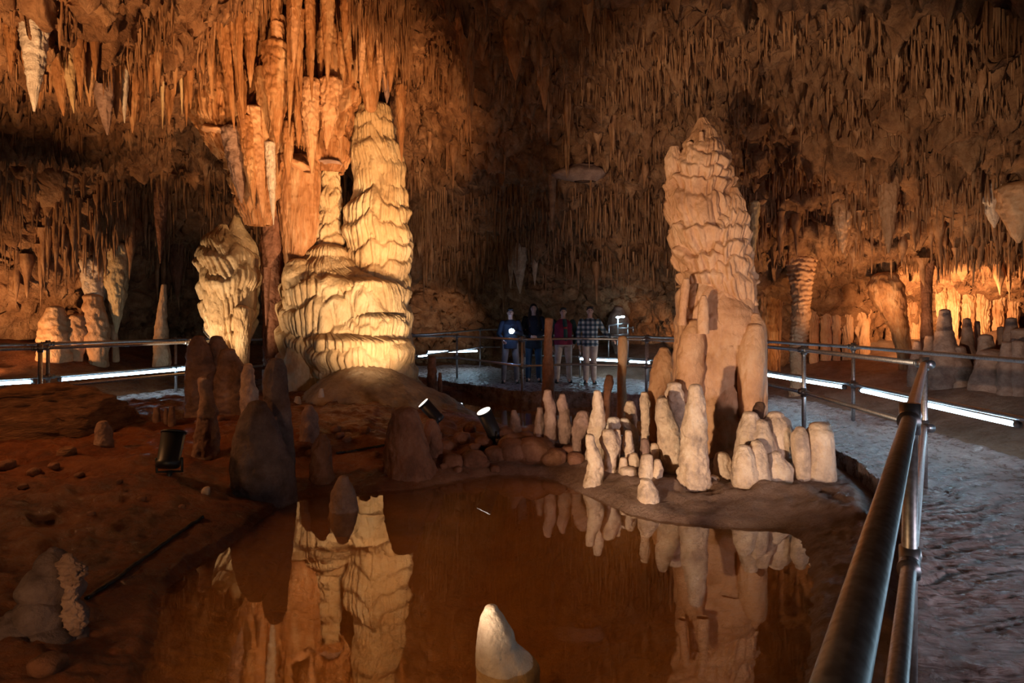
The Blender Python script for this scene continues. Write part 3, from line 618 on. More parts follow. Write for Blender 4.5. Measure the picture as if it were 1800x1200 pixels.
HP = [
 ([(395,386,398),(405,375,405),(418,360,420),(435,357,440),(452,353,452),(470,357,454),(483,359,456),(495,358,458),(517,361,448),(550,366,446),(583,371,440),(600,378,436),(612,386,430)], 0, dict(flute=(.17,32), tier=(.18,.34), lump=(.14,5), seed=71)),
 ([(377,411,420),(393,404,426),(410,402,436),(430,408,450),(460,415,456)], .12, dict(flute=(.06,6), tier=(.05,.3), lump=(.1,5), seed=73)),
 ([(540,412,438),(560,413,440),(600,414,438),(633,416,437),(680,416,438)], -.35, dict(flute=(.12,8), tier=(.1,.3), lump=(.1,5), seed=75)),
 ([(500,365,400),(540,368,404),(590,372,404),(640,384,402),(690,384,402)], -.3, dict(flute=(.12,8), tier=(.05,.3), lump=(.1,5), seed=77))]
emit('fluted_pillar', [lobe(rows_to_ground(r, 10.3+d, -.1) if r[-1][0] > 670 else r, 10.3+d, seg=220, captop=True, capbot=r[-1][0] < 620, **k) for r, d, k in HP], M['cream'], 'shorter pale fluted pillar with a pointed cap next to the tiered column', 'column')
emit('dark_column', [lobe(rows_to_ground([(345,470,496),(380,464,500),(430,460,500),(500,461,499),(560,464,502),(640,464,504)], 10.5, -.1), 10.5, seg=60, flute=(.14,9), tier=(.1,.4), lump=(.15,5), seed=80),
     lobe([(470,464,476),(520,465,473),(560,466,471),(572,467,469)], 9.9, seg=24, captop=False, seed=81)], M['redstal'], 'dark red brown ribbed column squeezed between the two bright ones', 'column')
emit('rock_pile', [lobe(rows_to_ground(r, 7.6+d), 7.6+d, seg=46, flute=(.1,7), tier=(.16,.12), lump=(.32,5), seed=90+i, pop=.06) for i, (r, d) in enumerate((
     ([(592,340,358),(605,335,366),(640,332,376),(680,334,380)], 0), ([(592,372,388),(610,366,400),(660,362,420)], .2), ([(615,392,412),(640,385,425),(690,380,440)], .1), ([(650,328,345),(680,326,356),(708,330,360)], -.1)))], gs_, 'dark knobbly rock heap in front of the fluted pillar', 'rock')

# brown stalagmites of the near bank
stalagmite([[(664,349,369),(690,351,372),(705,352,377),(720,351,380),(760,345,383),(800,342,382),(832,340,385)]], gs_, 'slim waisted grey brown stalagmite beside the black standing floodlight', 5.5, None, tier=(.04,.3), seg=48)
stalagmite([[(708,436,468),(720,428,476),(745,419,486),(775,415,496),(810,412,508),(845,414,516),(867,418,514)],([(632,474,497),(645,467,503),(662,464,504),(690,465,505),(712,468,508),(750,482,512),(800,490,518),(845,492,518)],.28),([(855,410,440),(868,405,445)],-.15)], M['dim'], 'biggest dark brown double stalagmite on the near bank', 5.0, None, seg=76, tier=(.04,.25), lump=(.14,5), flute=(.05,8))
stalagmite([[(640,430,443),(652,426,446),(670,425,447),(685,424,452),(700,423,452),(715,424,448),(738,426,438)]], M['smooth'], 'brightly lit stacked stalagmite behind the biggest dark one', 7.2, None, tier=(.10,.12))
stalagmite([[(713,537,550),(722,531,556),(745,529,558),(770,528,560),(788,528,560)],([(760,518,530),(780,515,532)],.1)], gs_, 'stout dark stalagmite with a slanted crown in front of the mound', 6.1)
stalagmite([[(764,560,573),(772,553,579),(790,548,582),(815,546,582),(843,546,586)]], M['redstal'], 'dark bottle shaped stalagmite close to the pond rim', 5.4)
stalagmite([[(720,690,732),(735,686,738),(760,682,745),(790,680,752),(815,679,760),(835,679,766)]], M['redstal'], 'wide dripstone stump with a rough red surface by the pond rim', 5.65, None, seg=72, flute=(.09,14), tier=(.03,.3), lump=(.12,7), pop=.08)
stalagmite([[(738,750,766),(752,746,773),(780,747,778),(800,750,777),(815,751,777)]], M['redstal'], 'small reddish stalagmite under the tilted floodlight', 6.0, None, lump=(.22,6))
stalagmite([[(838,594,612),(850,589,619),(870,583,625),(890,581,628),(899,580,630)]], gs_, 'dark blunt stalagmite standing in the pond water', 4.75, None, seg=44)
stalagmite([[(741,174,189),(752,170,194),(775,168,196),(800,167,198),(823,166,199)]], gs_, 'short faceted stalagmite in front of the banded rust rock', 5.6, None, tier=(0,1))
def ballrows(cx_, cy_, r): return [(cy_+r*math.sin(a), cx_-r*math.cos(a), cx_+r*math.cos(a)) for a in np.linspace(-1.35, 1.35, 9)]
KN = [(92,990,27,0),(80,1030,42,.0),(112,1032,32,.05),(66,1085,44,-.05),(110,1090,40,.04),(74,1150,56,-.08),(120,1130,36,.0),(22,1120,46,-.1),(10,1180,60,-.12),(100,1190,50,-.05)]
L = [lobe(ballrows(a, b_, r), 2.65+d, seg=52, captop=True, capbot=True, tier=(.03,.2), flute=(0,1), lump=(.16,5), seed=300+i) for i, (a, b_, r, d) in enumerate(KN)]
emit('stalagmite', L, M['dim'], 'lumpy grey stalagmite of stacked knobs in the near corner', 'stalagmite')
L = [lobe([(974,112,128),(988,106,138),(1004,110,148),(1018,114,140),(1036,116,134),(1054,112,132),(1072,116,144),(1092,118,150),(1106,124,142)], 2.60, seg=110, captop=True, capbot=True, tier=(.2,.03), flute=(0,1), lump=(.75,9), seed=321, pop=.3, dr=.6, sm=1, res=90)]
emit('calcite_crust', L, M['greystal'], 'pale rough crust on one flank of the lumpy stacked stalagmite', 'calcite crust')
stalagmite([[(1066,852,874),(1078,845,884),(1092,842,892),(1110,839,904),(1128,837,908),(1145,837,922),(1158,838,938),(1168,839,946),(1176,841,948)]], M['white'], 'single white pointed stalagmite standing out in the middle of the pond', 2.63, None, sm=1, res=90, seg=80, tier=(0,1), flute=(.05,5), lump=(.13,5), pop=.03)

# small stones and stubs of the near bank
def stone(px, py, r, mat, label, group=None, D=None, sq=0.7):
    D = D or ground_D(px, py); c = P(px, py, D); R = r/F*D; b = MB(); b.ball((0,0,0), 1, 16, 10)
    V = b.v[0]; n = fbm(V[:,0]*1.3+px, V[:,1]*1.3+py, V[:,2]*1.3, 3); V = V*(1+0.35*n[:,None]); V = np.sign(V)*np.abs(V)**0.85
    b.v[0] = V*np.array([R, R*.9, R*sq])+np.array([c[0], c[1], gz(c[0], c[1])+R*sq*.45])
    return tag(b.build('stone', mat, center=True), label, 'stone', group)
stone(83, 1180, 28, M['redstal'], 'fist sized brown stone below the lumpy stacked stalagmite')
stone(117, 800, 15, M['log'], 'rusty square edged stone below the banded rock')
stone(14, 822, 14, M['redstal'], 'loose reddish lump at the low end of the banded rock')
stone(362, 868, 7, M['smooth'], 'tiny pale pointed stone on the red mud before the biggest stalagmite', sq=1.3)
for i, (x, y, r) in enumerate(((60,835,11),(95,822,9),(140,838,8),(40,858,8),(210,850,6),(250,880,7),(160,905,6),(320,893,6),(545,800,9),(610,775,8),(640,760,10),(590,757,10),(598,768,8),(660,800,7),(820,805,12),(850,818,10),(870,828,9),(805,828,8),(835,790,11),(780,822,7),(905,806,9),(930,800,10),(742,842,7),(350,745,7),(385,738,9))):
    stone(x, y, r, M['redstal'], 'small reddish pebble scattered on the muddy near bank', 'pebbles on the muddy bank')
for i, (x, y, r) in enumerate(((905,800,30),(942,806,34),(872,806,20),(832,815,22),(795,818,18),(975,812,24),(1000,800,18),(1012,812,16),(890,770,18),(925,778,20),(850,785,16),(960,790,14),(812,775,16),(785,790,14),(765,768,12),(826,758,12))):
    stone(x, y, r, M['redstal'], 'rubble block on the bank between the brown mound and the pale cluster', 'rubble on the middle bank')
for i, (px, py, wd) in enumerate(((170,728,12),(182,722,10),(225,715,10),(236,722,8),(275,716,11),(302,714,10),(292,717,7))):
    D = 6.9
    stalagmite([[(py, px-wd/2.6, px+wd/2.6), (py+8, px-wd/2, px+wd/2), (py+18, px-wd/1.8, px+wd/1.8)]], gs_, 'stubby brown stalagmite on the wet flat behind the banded rock', D, 'stubs on the wet flat', seg=20)
stalagmite([[(688,98,118),(700,92,124),(712,92,124)]], M['redstal'], 'rounded boulder standing on the far edge below the left handrail', 9.3, None, 'boulder', 'rock')

# banded rust rock: a tilted stack of thin beds
def banded_rock():
    n, m_ = 90, 40; V = []
    a = P(-40, 815, 5.9); b = P(215, 748, 6.6)
    for i in range(n):
        t = i/(n-1); c = a*(1-t)+b*t
        hgt = (0.20+0.32*math.sin(PI*min(1, 0.28+t*0.62)))*(1 if t < .93 else max(.2, 1-(t-.93)*9)); wid = 0.55
        for k in range(m_):
            u = -0.15+1.3*k/(m_-1); th = PI*u
            V.append((c[0], c[1]+wid*math.cos(th)*-0.9, -0.12+max(-.2, hgt*1.5*math.sin(th))+t*0.12))
    V = np.array(V); band = np.sin((V[:,2]-0.10*V[:,0])*62+2*fbm(V[:,0]*2, V[:,1]*2, V[:,2]*2, 2))
    V[:,1] -= 0.05*band*(np.abs(V[:,2]) < 2); V[:,2] += 0.05*fbm(V[:,0]*3, V[:,1]*3, V[:,2]*5, 4); V[:,1] += .12*fbm(V[:,0]*2, V[:,1]*1, V[:,2]*6, 4)
    V = np.concatenate([V, [V[:m_].mean(0)], [V[-m_:].mean(0)]])
    Q = [tuple(q) for q in grid_quads(n, m_)[:, ::-1]]
    Q += [(k, k+1, n*m_) for k in range(m_-1)]+[((n-1)*m_+k+1, (n-1)*m_+k, n*m_+1) for k in range(m_-1)]
    o = MB().add(V, Q).build('banded_rock', M['log'], center=True); tag(o, 'long tilted rust brown rock with thin bedding bands near the handrail', 'rock')
banded_rock()

# ------------------------------------------------------------------ draperies and stalactites above the columns
DR = 'orange draperies above the tiered column'
def drape(px, ptop, tip, py, wd, D, label, mat=None, group=None, name='stalactite', cat='stalactite', rows=None, seg=56, flute=(.30,9), tier=(.06,.3), lump=(.20,7), dr=1.0, tilt=0, pop=.10):
    if not D:
        p, nn = on_shell(px, ptop-25); D = float(p[1])-0.05; ptop -= 25
    rows = rows or hang(px, ptop, tip, py, wd)
    return emit(name, [lobe(rows, D, seg=seg, flute=flute, tier=tier, lump=lump, captop=True, dr=dr, seed=int(px+py), tilt=tilt, pop=pop)], mat or M['drape'], label, cat, group)
# broad sheets behind
SHEETS = [
 ([(-60,330,420),(40,338,430),(120,345,432),(200,352,430),(240,372,432),(270,395,430)], 9.9, 'wide leftmost orange curtain sheet ending in a pale ledge', 1.0),
 ([(-60,400,520),(60,405,525),(150,410,520),(230,400,500),(300,410,482),(350,425,478),(378,440,472)], 10.1, 'long orange curtain tapering down toward the fluted pillar', .7),
 ([(-60,500,640),(60,505,640),(140,515,630),(200,525,615),(255,530,610),(285,540,600)], 10.6, 'broad orange curtain hanging behind the short stalactites', .6),
 ([(-60,610,730),(30,615,735),(90,620,722),(130,625,712)], 10.7, 'orange curtain hanging right over the head of the tiered column', .7),
 ([(-60,280,360),(20,300,350),(60,312,348),(95,330,345)], 9.2, 'short dark red curtain at the outer edge of the orange draperies', .7)]
for r, D, lb, dr in SHEETS: drape(r[0][0], 0, 0, 0, 0, D, lb, rows=r, name='drapery', cat='drapery', seg=220, flute=(.36,30), tier=(.07,.5), lump=(.2,9), dr=dr, group=DR)
drape(0,0,0,0,0, 10.4, 'smooth orange stone curtain reaching down to the flowstone foot', rows=[(280,492,560),(300,489,560),(340,490,558),(390,496,556),(430,500,548),(470,503,530),(492,505,518)], name='drapery', cat='drapery', seg=90, flute=(.10,14), tier=(0,1), lump=(.07,5), dr=.5)
emit('calcite_ledge', [lobe([(219,358,372),(225,354,392),(231,358,410),(236,392,412)], 9.6, seg=36, lump=(.4,6), seed=5)], M['peach'], 'pale ledge at the lower lip of the leftmost orange curtain', 'calcite ledge')
emit('calcite_ledge', [lobe([(272,492,502),(280,495,530),(290,510,548),(300,535,552)], 10.0, seg=36, lump=(.4,6), seed=6)], M['peach'], 'thin bright ledge across the orange curtains above the smooth one', 'calcite ledge')
emit('calcite_ledge', [lobe([(281,560,590),(286,556,604),(292,570,606)], 10.5, seg=36, lump=(.4,6), seed=7)], M['greystal'], 'flat grey ledge capping the thin inner tier of the column', 'calcite ledge')
# single large ones: px, top, tip px, tip py, width, D, label
BIG = [
 (410,225,425,352,34,9.5,'long grey tipped stalactite hanging below the pale ledge','greystal'),
 (448,190,462,378,30,9.5,'ragged stalactite bundle with a lit right edge above the fluted pillar','peach'),
 (432,205,447,365,24,9.4,'ragged stalactite dropping beside the grey tipped one','drape'),
 (474,250,481,393,15,9.5,'whitest thin stalactite with the lowest tip of the draperies','white'),
 (487,78,486,245,44,9.3,'round headed capsule shaped drapery with drip ribs','drape'),
 (462,120,468,275,24,9.5,'amber stalactite pressed against the capsule drapery','drape'),
 (525,100,525,258,22,9.5,'brown stalactite next past the capsule drapery','drape'),
 (546,140,548,302,30,9.5,'pale edged stalactite with a long needle tip','peach'),
 (583,140,574,257,32,9.6,'short blunt lit stalactite beside the needle tipped one','peach'),
 (508,215,505,320,20,9.8,'thin stalactite over the bright ledge','drape'),
 (705,150,706,282,16,10.1,'slender stalactite dangling close to the shoulder of the tiered column','drape'),
 (680,130,680,180,14,10.1,'short grey stalactite just over the column head','greystal'),
 (352,-20,352,140,20,9.1,'long thin curtain rib at the outermost side of the draperies','drape'),
 (368,-10,372,170,18,9.0,'second long curtain rib next to the outermost one','drape'),
 (384,-20,412,225,22,9.0,'slanting curtain rib running down to the pale ledge','drape'),
 (405,-20,428,205,20,9.1,'straight pale edged curtain rib in front of the long tapering sheet','drape'),
 (440,-20,440,150,26,9.2,'broad rib high in the middle of the draperies','drape'),
 (345,40,358,128,16,9.0,'hooked short rib near the outer curtain edge','drape'),
 (420,120,428,250,20,9.3,'rib ending above the grey tipped stalactite','drape'),
 (600,60,604,150,22,9.7,'stubby rib above the blunt lit stalactite','drape')]
for a in BIG: drape(a[0], a[1], a[2], a[3], a[4], a[5], a[6], M[a[7]], DR)
dr_ = np.random.default_rng(5)
for k in range(46):
    px = dr_.uniform(330, 715); pt = dr_.uniform(-40, 60); ln = dr_.uniform(50, 150); 
    lim = np.interp(px, [330, 400, 440, 470, 560, 620, 700], [150, 230, 330, 340, 250, 150, 160])
    py = min(lim, pt+ln*(1+.8*dr_.random())); 
    if py < pt+40: continue
    drape(px, pt, px+dr_.uniform(-8, 10), py, dr_.uniform(9, 24), dr_.uniform(9.0, 9.9)+max(0, (px-600)/300), 'narrow orange rib crowded among the draperies above the tiered column', M['drape'] if k % 5 else M['peach'], 'narrow drapery ribs', seg=36)
emit('fluted_stub', [lobe([(92,628,664),(110,627,668),(140,632,668),(165,638,665),(182,642,662)], 10.2, seg=60, captop=True, capbot=True, flute=(.22,14), tier=(.04,.3), seed=9)], M['drape'], 'short fluted drapery stub hanging above the column head', 'stalactite', DR)
# upper band on the near left roof
UL = [(60,20,60,190,34,'white'),(40,60,44,120,16,'drape'),(85,90,88,165,18,'drape'),(100,110,112,200,22,'drape'),(118,100,130,196,16,'cream'),(140,90,142,178,14,'drape'),(155,90,158,184,20,'drape'),(177,120,189,232,30,'greystal'),(200,110,205,205,20,'drape'),(216,100,219,214,14,'white'),(237,110,233,230,22,'drape'),(247,110,246,212,14,'drape'),(262,70,265,170,14,'drape'),(275,60,278,160,16,'drape'),(298,130,297,216,18,'drape'),(285,120,286,225,6,'cream'),(318,120,320,200,6,'cream'),(325,120,328,220,10,'drape'),(18,70,20,130,14,'drape'),(70,110,70,188,16,'drape'),(165,60,168,140,12,'drape'),(225,60,228,130,14,'drape'),(308,90,308,165,10,'drape'),(333,90,335,190,12,'drape')]
for i, a in enumerate(UL): drape(a[0], a[1], a[2], a[3], a[4]*1.15, 0, 'spiky stalactite in the lit band on the roof nearest the handrail corner', M[a[5]], 'stalactites of the near roof band', seg=40)
# hanging rocks of the far left wall
for a in ((205,455,205,580,36,0,'brightest cream stalactite blade in the far nook over the handrail','cream'),(165,480,170,560,40,0,'wide tan drapery next to the brightest cream blade','smooth'),(308,440,312,525,22,0,'dark tapering stalactite in the shadow beside the fluted pillar','redstal'),(283,330,282,460,20,0,'dark spear shaped stalactite before the shadowed recess','redstal')):
    drape(*a[:6], a[6], M[a[7]])
for i, r in enumerate(([(540,86,108),(560,76,116),(590,70,122),(615,72,122)],[(555,120,148),(575,116,152),(600,118,150),(620,122,142)],[(520,150,178),(560,150,186),(600,152,190),(620,160,186)],[(500,285,292),(560,276,292),(620,272,296)],[(570,190,204),(590,196,206),(612,198,208)])):
    emit('calcite_block', [lobe(rows_to_ground(r, 11.6+.2*i, 0.3), 11.6+.2*i, seg=50, flute=(.14,8), tier=(.12,.2), lump=(.25,5), seed=120+i, pop=.05)], M['peach'], ['brown crusted block behind the handrail, first in the far row','smooth tan block behind the handrail, second in the far row','tan column foot behind the handrail under the cream blade','dark ringed column in the far shadow behind the handrail','small leaning column touching the cream blade'][i], 'rock formation')

# far wall formations over the path on the bright side
def farcol(rows, D, label, mat='peach', name='column', cat='column', seg=48, z=None, **kw):
    k = dict(flute=(.12,9), tier=(.14,.16), lump=(.18,5), seed=len(bpy.data.objects)); k.update(kw)
    return emit(name, [lobe(rows_to_ground(rows, D, z if z is not None else 0.0), D, seg=seg, **k)], M[mat], label, cat)
farcol([(452,1384,1432),(466,1388,1430),(482,1392,1426),(520,1395,1422),(560,1393,1420),(600,1390,1415),(650,1391,1411)], 10.6, 'banded column with black ledges in front of the dark hollow', tier=(.34,.085), seg=64)
farcol([(484,1536,1576),(492,1528,1582),(510,1532,1586),(540,1550,1590),(570,1566,1594),(600,1576,1600),(640,1584,1606)], 10.3, 'leaning tree trunk shaped column with a broad broken top', tier=(.09,.16), flute=(.2,9), mat='drape', seg=64)
farcol([(385,1600,1655),(410,1612,1646),(440,1618,1644),(478,1620,1637),(540,1621,1636),(600,1620,1640),(640,1618,1646)], 9.9, 'thin straight column hanging from the roof down to the dark floor', tier=(.08,.15), mat='redstal')
WF = [(1338,470,1368,640),(1365,500,1375,640),(1420,500,1440,640),(1440,505,1462,640),(1460,505,1478,640),(1478,505,1500,640),(1500,505,1530,640),(1585,520,1600,640),(1600,525,1618,640),(1645,515,1662,600),(1665,520,1685,600),(1690,530,1712,600),(1712,520,1738,600),(1740,525,1765,600),(1765,530,1790,600)]
for i, (l, t, r, b) in enumerate(WF):
    D = 12.1 if l < 1620 else 11.3
    rows = [(t-60, l-6, r+6), (t-30, l+2, r-1), (t, l, r), ((t+b)/2, l+3, r-2), (b, l+4, r-3)]
    emit('flowstone_rib', [lobe(rows_to_ground(rows, D, 0.1), D, seg=90, flute=(.36,13), tier=(.08,.5), lump=(.3,6), seed=140+i, dr=.8)], M['peach'] if i > 1 else M['drape'], 'fluted flowstone rib lining the far wall beyond the path railing', 'flowstone', 'flowstone ribs on the far wall')
SIL = [(1660,545,16,635,44,8.9),(1700,560,10,640,30,9.0),(1733,590,20,645,34,8.6),(1760,575,10,645,24,8.7),(1745,618,40,660,60,8.2),(1778,560,14,650,40,8.4),(1795,580,26,650,44,8.2),(1635,590,14,640,30,9.2),(1612,600,10,640,26,9.4),(1685,610,20,640,40,8.8),(1718,565,7,630,12,9.2),(1770,602,16,640,26,7.9),(1790,600,16,640,24,7.8)]
for i, (px, py, w0, yb, w1, D) in enumerate(SIL):
    stalagmite([[(py, px-w0/2, px+w0/2), ((py+yb)/2, px-(w0+w1)/4.2, px+(w0+w1)/4.2), (yb, px-w1/2, px+w1/2)]], M['greystal'], 'silhouetted stalagmite in the dark row before the glowing wall', D, 'silhouetted stalagmites', seg=26, lump=(.2,5))
# ledge slab and big hangings of the middle roof
emit('hanging_slab', [lobe([(291,1000,1046),(297,975,1058),(305,966,1064),(313,985,1050),(317,1015,1045)], 10.9, seg=60, dr=.6, flute=(.05,5), tier=(0,1), lump=(.2,4), seed=150)], M['greystal'], 'pale flat slab jutting from the middle of the roof', 'rock slab')
for a in ((970,315,971,404,14,0,'grey stalactite hanging off one end of the pale flat slab','greystal'),(912,440,914,512,26,0,'brightest hanging cluster over the heads of the people','smooth'),(898,450,898,505,12,0,'thin lit stalactite next to the cluster over the people','smooth'),(940,455,940,500,12,0,'short lit stalactite past the cluster over the people','smooth'),
          (820,35,819,115,34,0,'leaf shaped brown curtain on the middle roof','drape'),(902,40,906,135,40,0,'folded brown curtain next along the middle roof','drape'),(1032,-20,1036,55,24,0,'brown curtain at the top of the middle roof','drape'),(950,100,958,190,26,0,'narrow brown curtain lower on the middle roof','drape'),(1160,70,1160,120,16,0,'small brown curtain over the ridged column side','drape'),
          (1372,400,1371,452,14,0,'orange stalactite with a dark hollow above it','drape'),(1795,350,1790,420,60,0,'blond fluted drapery at the outer end of the lit ledge','peach'),(1745,350,1748,395,34,0,'lower ragged drapery beside the blond one','smooth'),(1560,330,1562,440,30,0,'long ribbed drapery down the middle of the lit ledge','peach'),(1325,380,1323,460,18,0,'whitish stalactite behind the ridged column shoulder','cream'),(1480,380,1482,440,30,0,'broad short drapery along the lit ledge','peach')):
    drape(*a[:6], a[6], M[a[7]], seg=50, flute=(.24,10))
#PART3

# ------------------------------------------------------------------ fringes of small stalactites
rs = np.random.default_rng(21)
PROTO = []
def protos():
    for k in range(10):
        n, seg = 16, 12; t = np.linspace(0, 1, n); th = np.arange(seg)*2*PI/seg
        e = [1.3, .8, 1.0, .6, 1.6, .7, 1.1, .9, .75, 1.4][k]
        prof = (1-t**e)*(1+0.25*np.sin(t*9+k))+0.02
        x = prof[:,None]*np.cos(th)*(1+0.35*(vnoise(np.cos(th)*2+k*3, np.sin(th)*2+5, t[:,None]*1.2)-.5)*2); y = prof[:,None]*np.sin(th)*(1+0.35*(vnoise(np.cos(th)*2+k*5, np.sin(th)*2+9, t[:,None]*1.2)-.5)*2)
        x = x+0.5*t[:,None]**2*(vnoise(t[:,None]*2, k*1.7, 3)-.5)*2
        V = np.stack([x, y, np.repeat(-t[:,None], seg, 1)], -1).reshape(-1, 3)
        i = np.arange(n-1)[:, None]*seg; q = np.arange(seg)[None, :]; q2 = (q+1) % seg
        Q = np.stack([i+q, i+seg+q, i+seg+q2, i+q2], -1).reshape(-1, 4)
        PROTO.append(mesh_data('stalactite', V, Q, M['straw']))
protos()
def sample(x0, x1, y0, y1, n, clump=0.5, tries=6):
    """directions inside a region of the roof, gathered in clumps"""
    px = rs.uniform(x0, x1, n*tries); py = rs.uniform(y0, y1, n*tries)
    k = vnoise(px*0.018+7, py*0.03, 3)*0.6+vnoise(px*0.06+7, py*0.05, 9)*0.4
    idx = np.argsort(-(k*clump+rs.random(n*tries)*(1-clump)))[:n]
    return px[idx], py[idx]
def zone(x0, x1, y0, y1, n, ln, rad, label, group):
    px, py = sample(x0, x1, y0, y1, n)
    for i in range(n):
        p, nn = on_shell(px[i], py[i])
        o = bpy.data.objects.new('stalactite', PROTO[i % len(PROTO)]); COL.objects.link(o)
        L = rs.uniform(*ln)*(0.6+0.8*rs.random()); R = rs.uniform(*rad)
        o.location = Vector(p+nn*0.05+np.array([0,0,0.10])); o.scale = (R, R, L+0.1); o.rotation_euler = (0, 0, rs.uniform(0, 6.28))
        tag(o, label, 'stalactite', group)
def straws(name, x0, x1, y0, y1, n, ln, rad, label, clump=0.55, seg=5):
    px, py = sample(x0, x1, y0, y1, n, clump, 3)
    i = np.clip(np.searchsorted(cx, px), 0, len(cx)-1); j = np.clip(np.searchsorted(cy, py), 0, len(cy)-1)
    p = SH[j, i]+SN[j, i]*0.03+np.array([0, 0, 0.08]); 
    L = rs.uniform(*ln, n)*(0.4+1.0*vnoise(px*.02, py*.03, 5))+0.08; R = rs.uniform(*rad, n)
    th = np.arange(seg)*2*PI/seg; lev = np.array([0, .35, .75, 1.0]); pr = np.array([1.0, .8, .5, .12])
    off = rs.uniform(-1, 1, (n, 2))*0.06*L[:, None]
    V = np.zeros((n, 4, seg, 3))
    for a in range(4):
        V[:, a, :, 0] = p[:, None, 0]+(R*pr[a])[:, None]*np.cos(th)+off[:, None, 0]*lev[a]
        V[:, a, :, 1] = p[:, None, 1]+(R*pr[a])[:, None]*np.sin(th)+off[:, None, 1]*lev[a]
        V[:, a, :, 2] = (p[:, 2]-L*lev[a])[:, None]
    a = np.arange(3)[:, None]*seg; q = np.arange(seg)[None, :]; q2 = (q+1) % seg
    Q0 = np.stack([a+q, a+seg+q, a+seg+q2, a+q2], -1).reshape(-1, 4)
    Q = (np.arange(n)[:, None, None]*4*seg+Q0[None]).reshape(-1, 4)
    V = V.reshape(-1, 3); c = V.mean(0)
    o = link(name, mesh_data(name, V-c, Q, M['straw'])); o.location = Vector(c)
    tag(o, label, 'soda straws', kind='stuff')
zone(0, 345, 330, 470, 60, (.5,1.1), (.05,.11), 'ragged stalactite in the dense lit fringe over the shadowed side handrail', 'stalactites over the shadowed handrail')
zone(440, 720, -20, 130, 40, (.3,.7), (.035,.08), 'fine orange stalactite in the fringe above the tiered column draperies', 'fringe above the draperies')
zone(720, 1160, 0, 300, 56, (.25,.6), (.03,.07), 'thin brown stalactite scattered over the middle roof', 'stalactites of the middle roof')
zone(730, 1080, 370, 470, 34, (.5,1.1), (.05,.10), 'long dim stalactite in the dark hollow behind the people', 'stalactites of the dark hollow')
zone(1310, 1800, 350, 440, 46, (.25,.6), (.04,.09), 'stalactite along the warm lit ledge over the far wall', 'stalactites of the warm ledge')
zone(1180, 1800, 0, 200, 24, (.2,.45), (.03,.06), 'short stalactite on the dim roof high over the path', 'stalactites over the path')
straws('soda_straws', -60, 1860, -30, 140, 2600, (.06,.34), (.006,.020), 'countless thin soda straws bristling all over the high roof', .8)
straws('soda_straws', -60, 1860, 120, 260, 900, (.05,.24), (.006,.016), 'sparser soda straws further back on the roof', .85)
straws('soda_straws', -60, 760, 290, 440, 1500, (.2,.7), (.016,.042), 'dense hanging fringe of the lower roof over the shadowed handrail', .6)
straws('soda_straws', 720, 1300, 300, 470, 1200, (.12,.5), (.012,.032), 'dense dim fringe of the roof curving down behind the people', .6)
straws('soda_straws', 1290, 1860, 270, 440, 1100, (.1,.34), (.010,.028), 'dense fringe of drips along the roof over the warm ledge', .7)
straws('soda_straws', 400, 735, -30, 130, 1100, (.15,.5), (.010,.030), 'thick bristle of orange straws above the tiered column', .4)

# ------------------------------------------------------------------ handrails
TOP, MID = 1.02, 0.50
def fitting(b, p, d, r=0.032, L=0.05): b.tube([np.array(p)-np.array(d)*L, np.array(p)+np.array(d)*L], r, 14)
def handrail(pts, posts, label, top=TOP, mid=MID, r=0.024, ground=0.0, tops=None, group=None):
    pts = [np.array(p, float) for p in pts]
    if tops is None: tops = [top]*len(pts)
    root = empty('handrail', (pts[0][0], pts[0][1], 0), label, 'handrail', group)
    m3 = lambda p, z: np.array([p[0], p[1], z])
    MB().tube([m3(p, z) for p, z in zip(pts, tops)], r, 18).build('top_rail', M['steel'], root)
    MB().tube([m3(p, z-(top-mid)) for p, z in zip(pts, tops)], r, 18).build('middle_rail', M['steel'], root)
    for i in posts:
        p = pts[i]; z = tops[i]
        MB().tube([m3(p, z-TOP-0.12), m3(p, z)], r*1.02, 16).build('post', M['steel'], root)
        d = pts[min(i+1, len(pts)-1)]-pts[max(i-1, 0)]; d = np.array([d[0], d[1], 0])/np.linalg.norm(d)
        for zz in (z, z-(top-mid)):
            b = MB(); fitting(b, m3(p, zz), (0,0,1), r*1.38, .055)
            e1 = pts[i+1]-p if i+1 < len(pts) else p-pts[i-1]; e0 = p-pts[i-1] if i else e1
            for e, s in ((e1, 1), (e0, -1)):
                e = np.array([e[0], e[1], 0])/np.linalg.norm(e)
                b.tube([m3(p, zz), m3(p, zz)+e*s*.085], r*1.38, 14)
                b.tube([m3(p, zz)+e*s*.072, m3(p, zz)+e*s*.088], r*1.52, 14)
            b.ball(m3(p, zz)+np.array([.0, -r*1.5, 0]), .009, 8, 5)
            b.build('fitting', M['alu'], root)
    return root
handrail([(0.02,0.15),(1.44,2.06),(3.38,4.67)], [1], 'polished steel handrail running from the near foreground to the bend')
handrail([(3.42,4.72),(3.59,7.0),(3.5,9.0),(2.62,11.1),(1.3,11.6),(0.2,11.1),(-1.33,13.75),(-2.6,13.6)], [0,1,2,3,5,6], 'inner handrail curving past the ridged column to the visitors')
handrail([(4.2,2.2),(4.55,4.9),(4.74,7.9),(4.45,10.0),(3.1,13.0),(1.7,14.2),(0.35,14.8)], [1,2,3,4,5,6], 'outer handrail carrying the light tubes along the curved path')
handrail([(-0.35,17.0),(-0.95,17.0),(-1.7,15.6),(-2.5,14.2),(-3.2,13.9)], [1,3], 'ramp handrail behind the tiered column ending next to the torch', tops=[1.13,1.13,1.07,1.03,1.0])
handrail([(-4.9,11.4),(-5.45,9.6),(-6.22,7.5),(-8.6,5.6)], [1,2], 'inner handrail on the shadowed bank in front of the second one')
handrail([(-6.0,12.2),(-6.5,11.0),(-7.3,8.95),(-9.6,6.6)], [1,2], 'outer handrail on the shadowed bank with long light tubes')
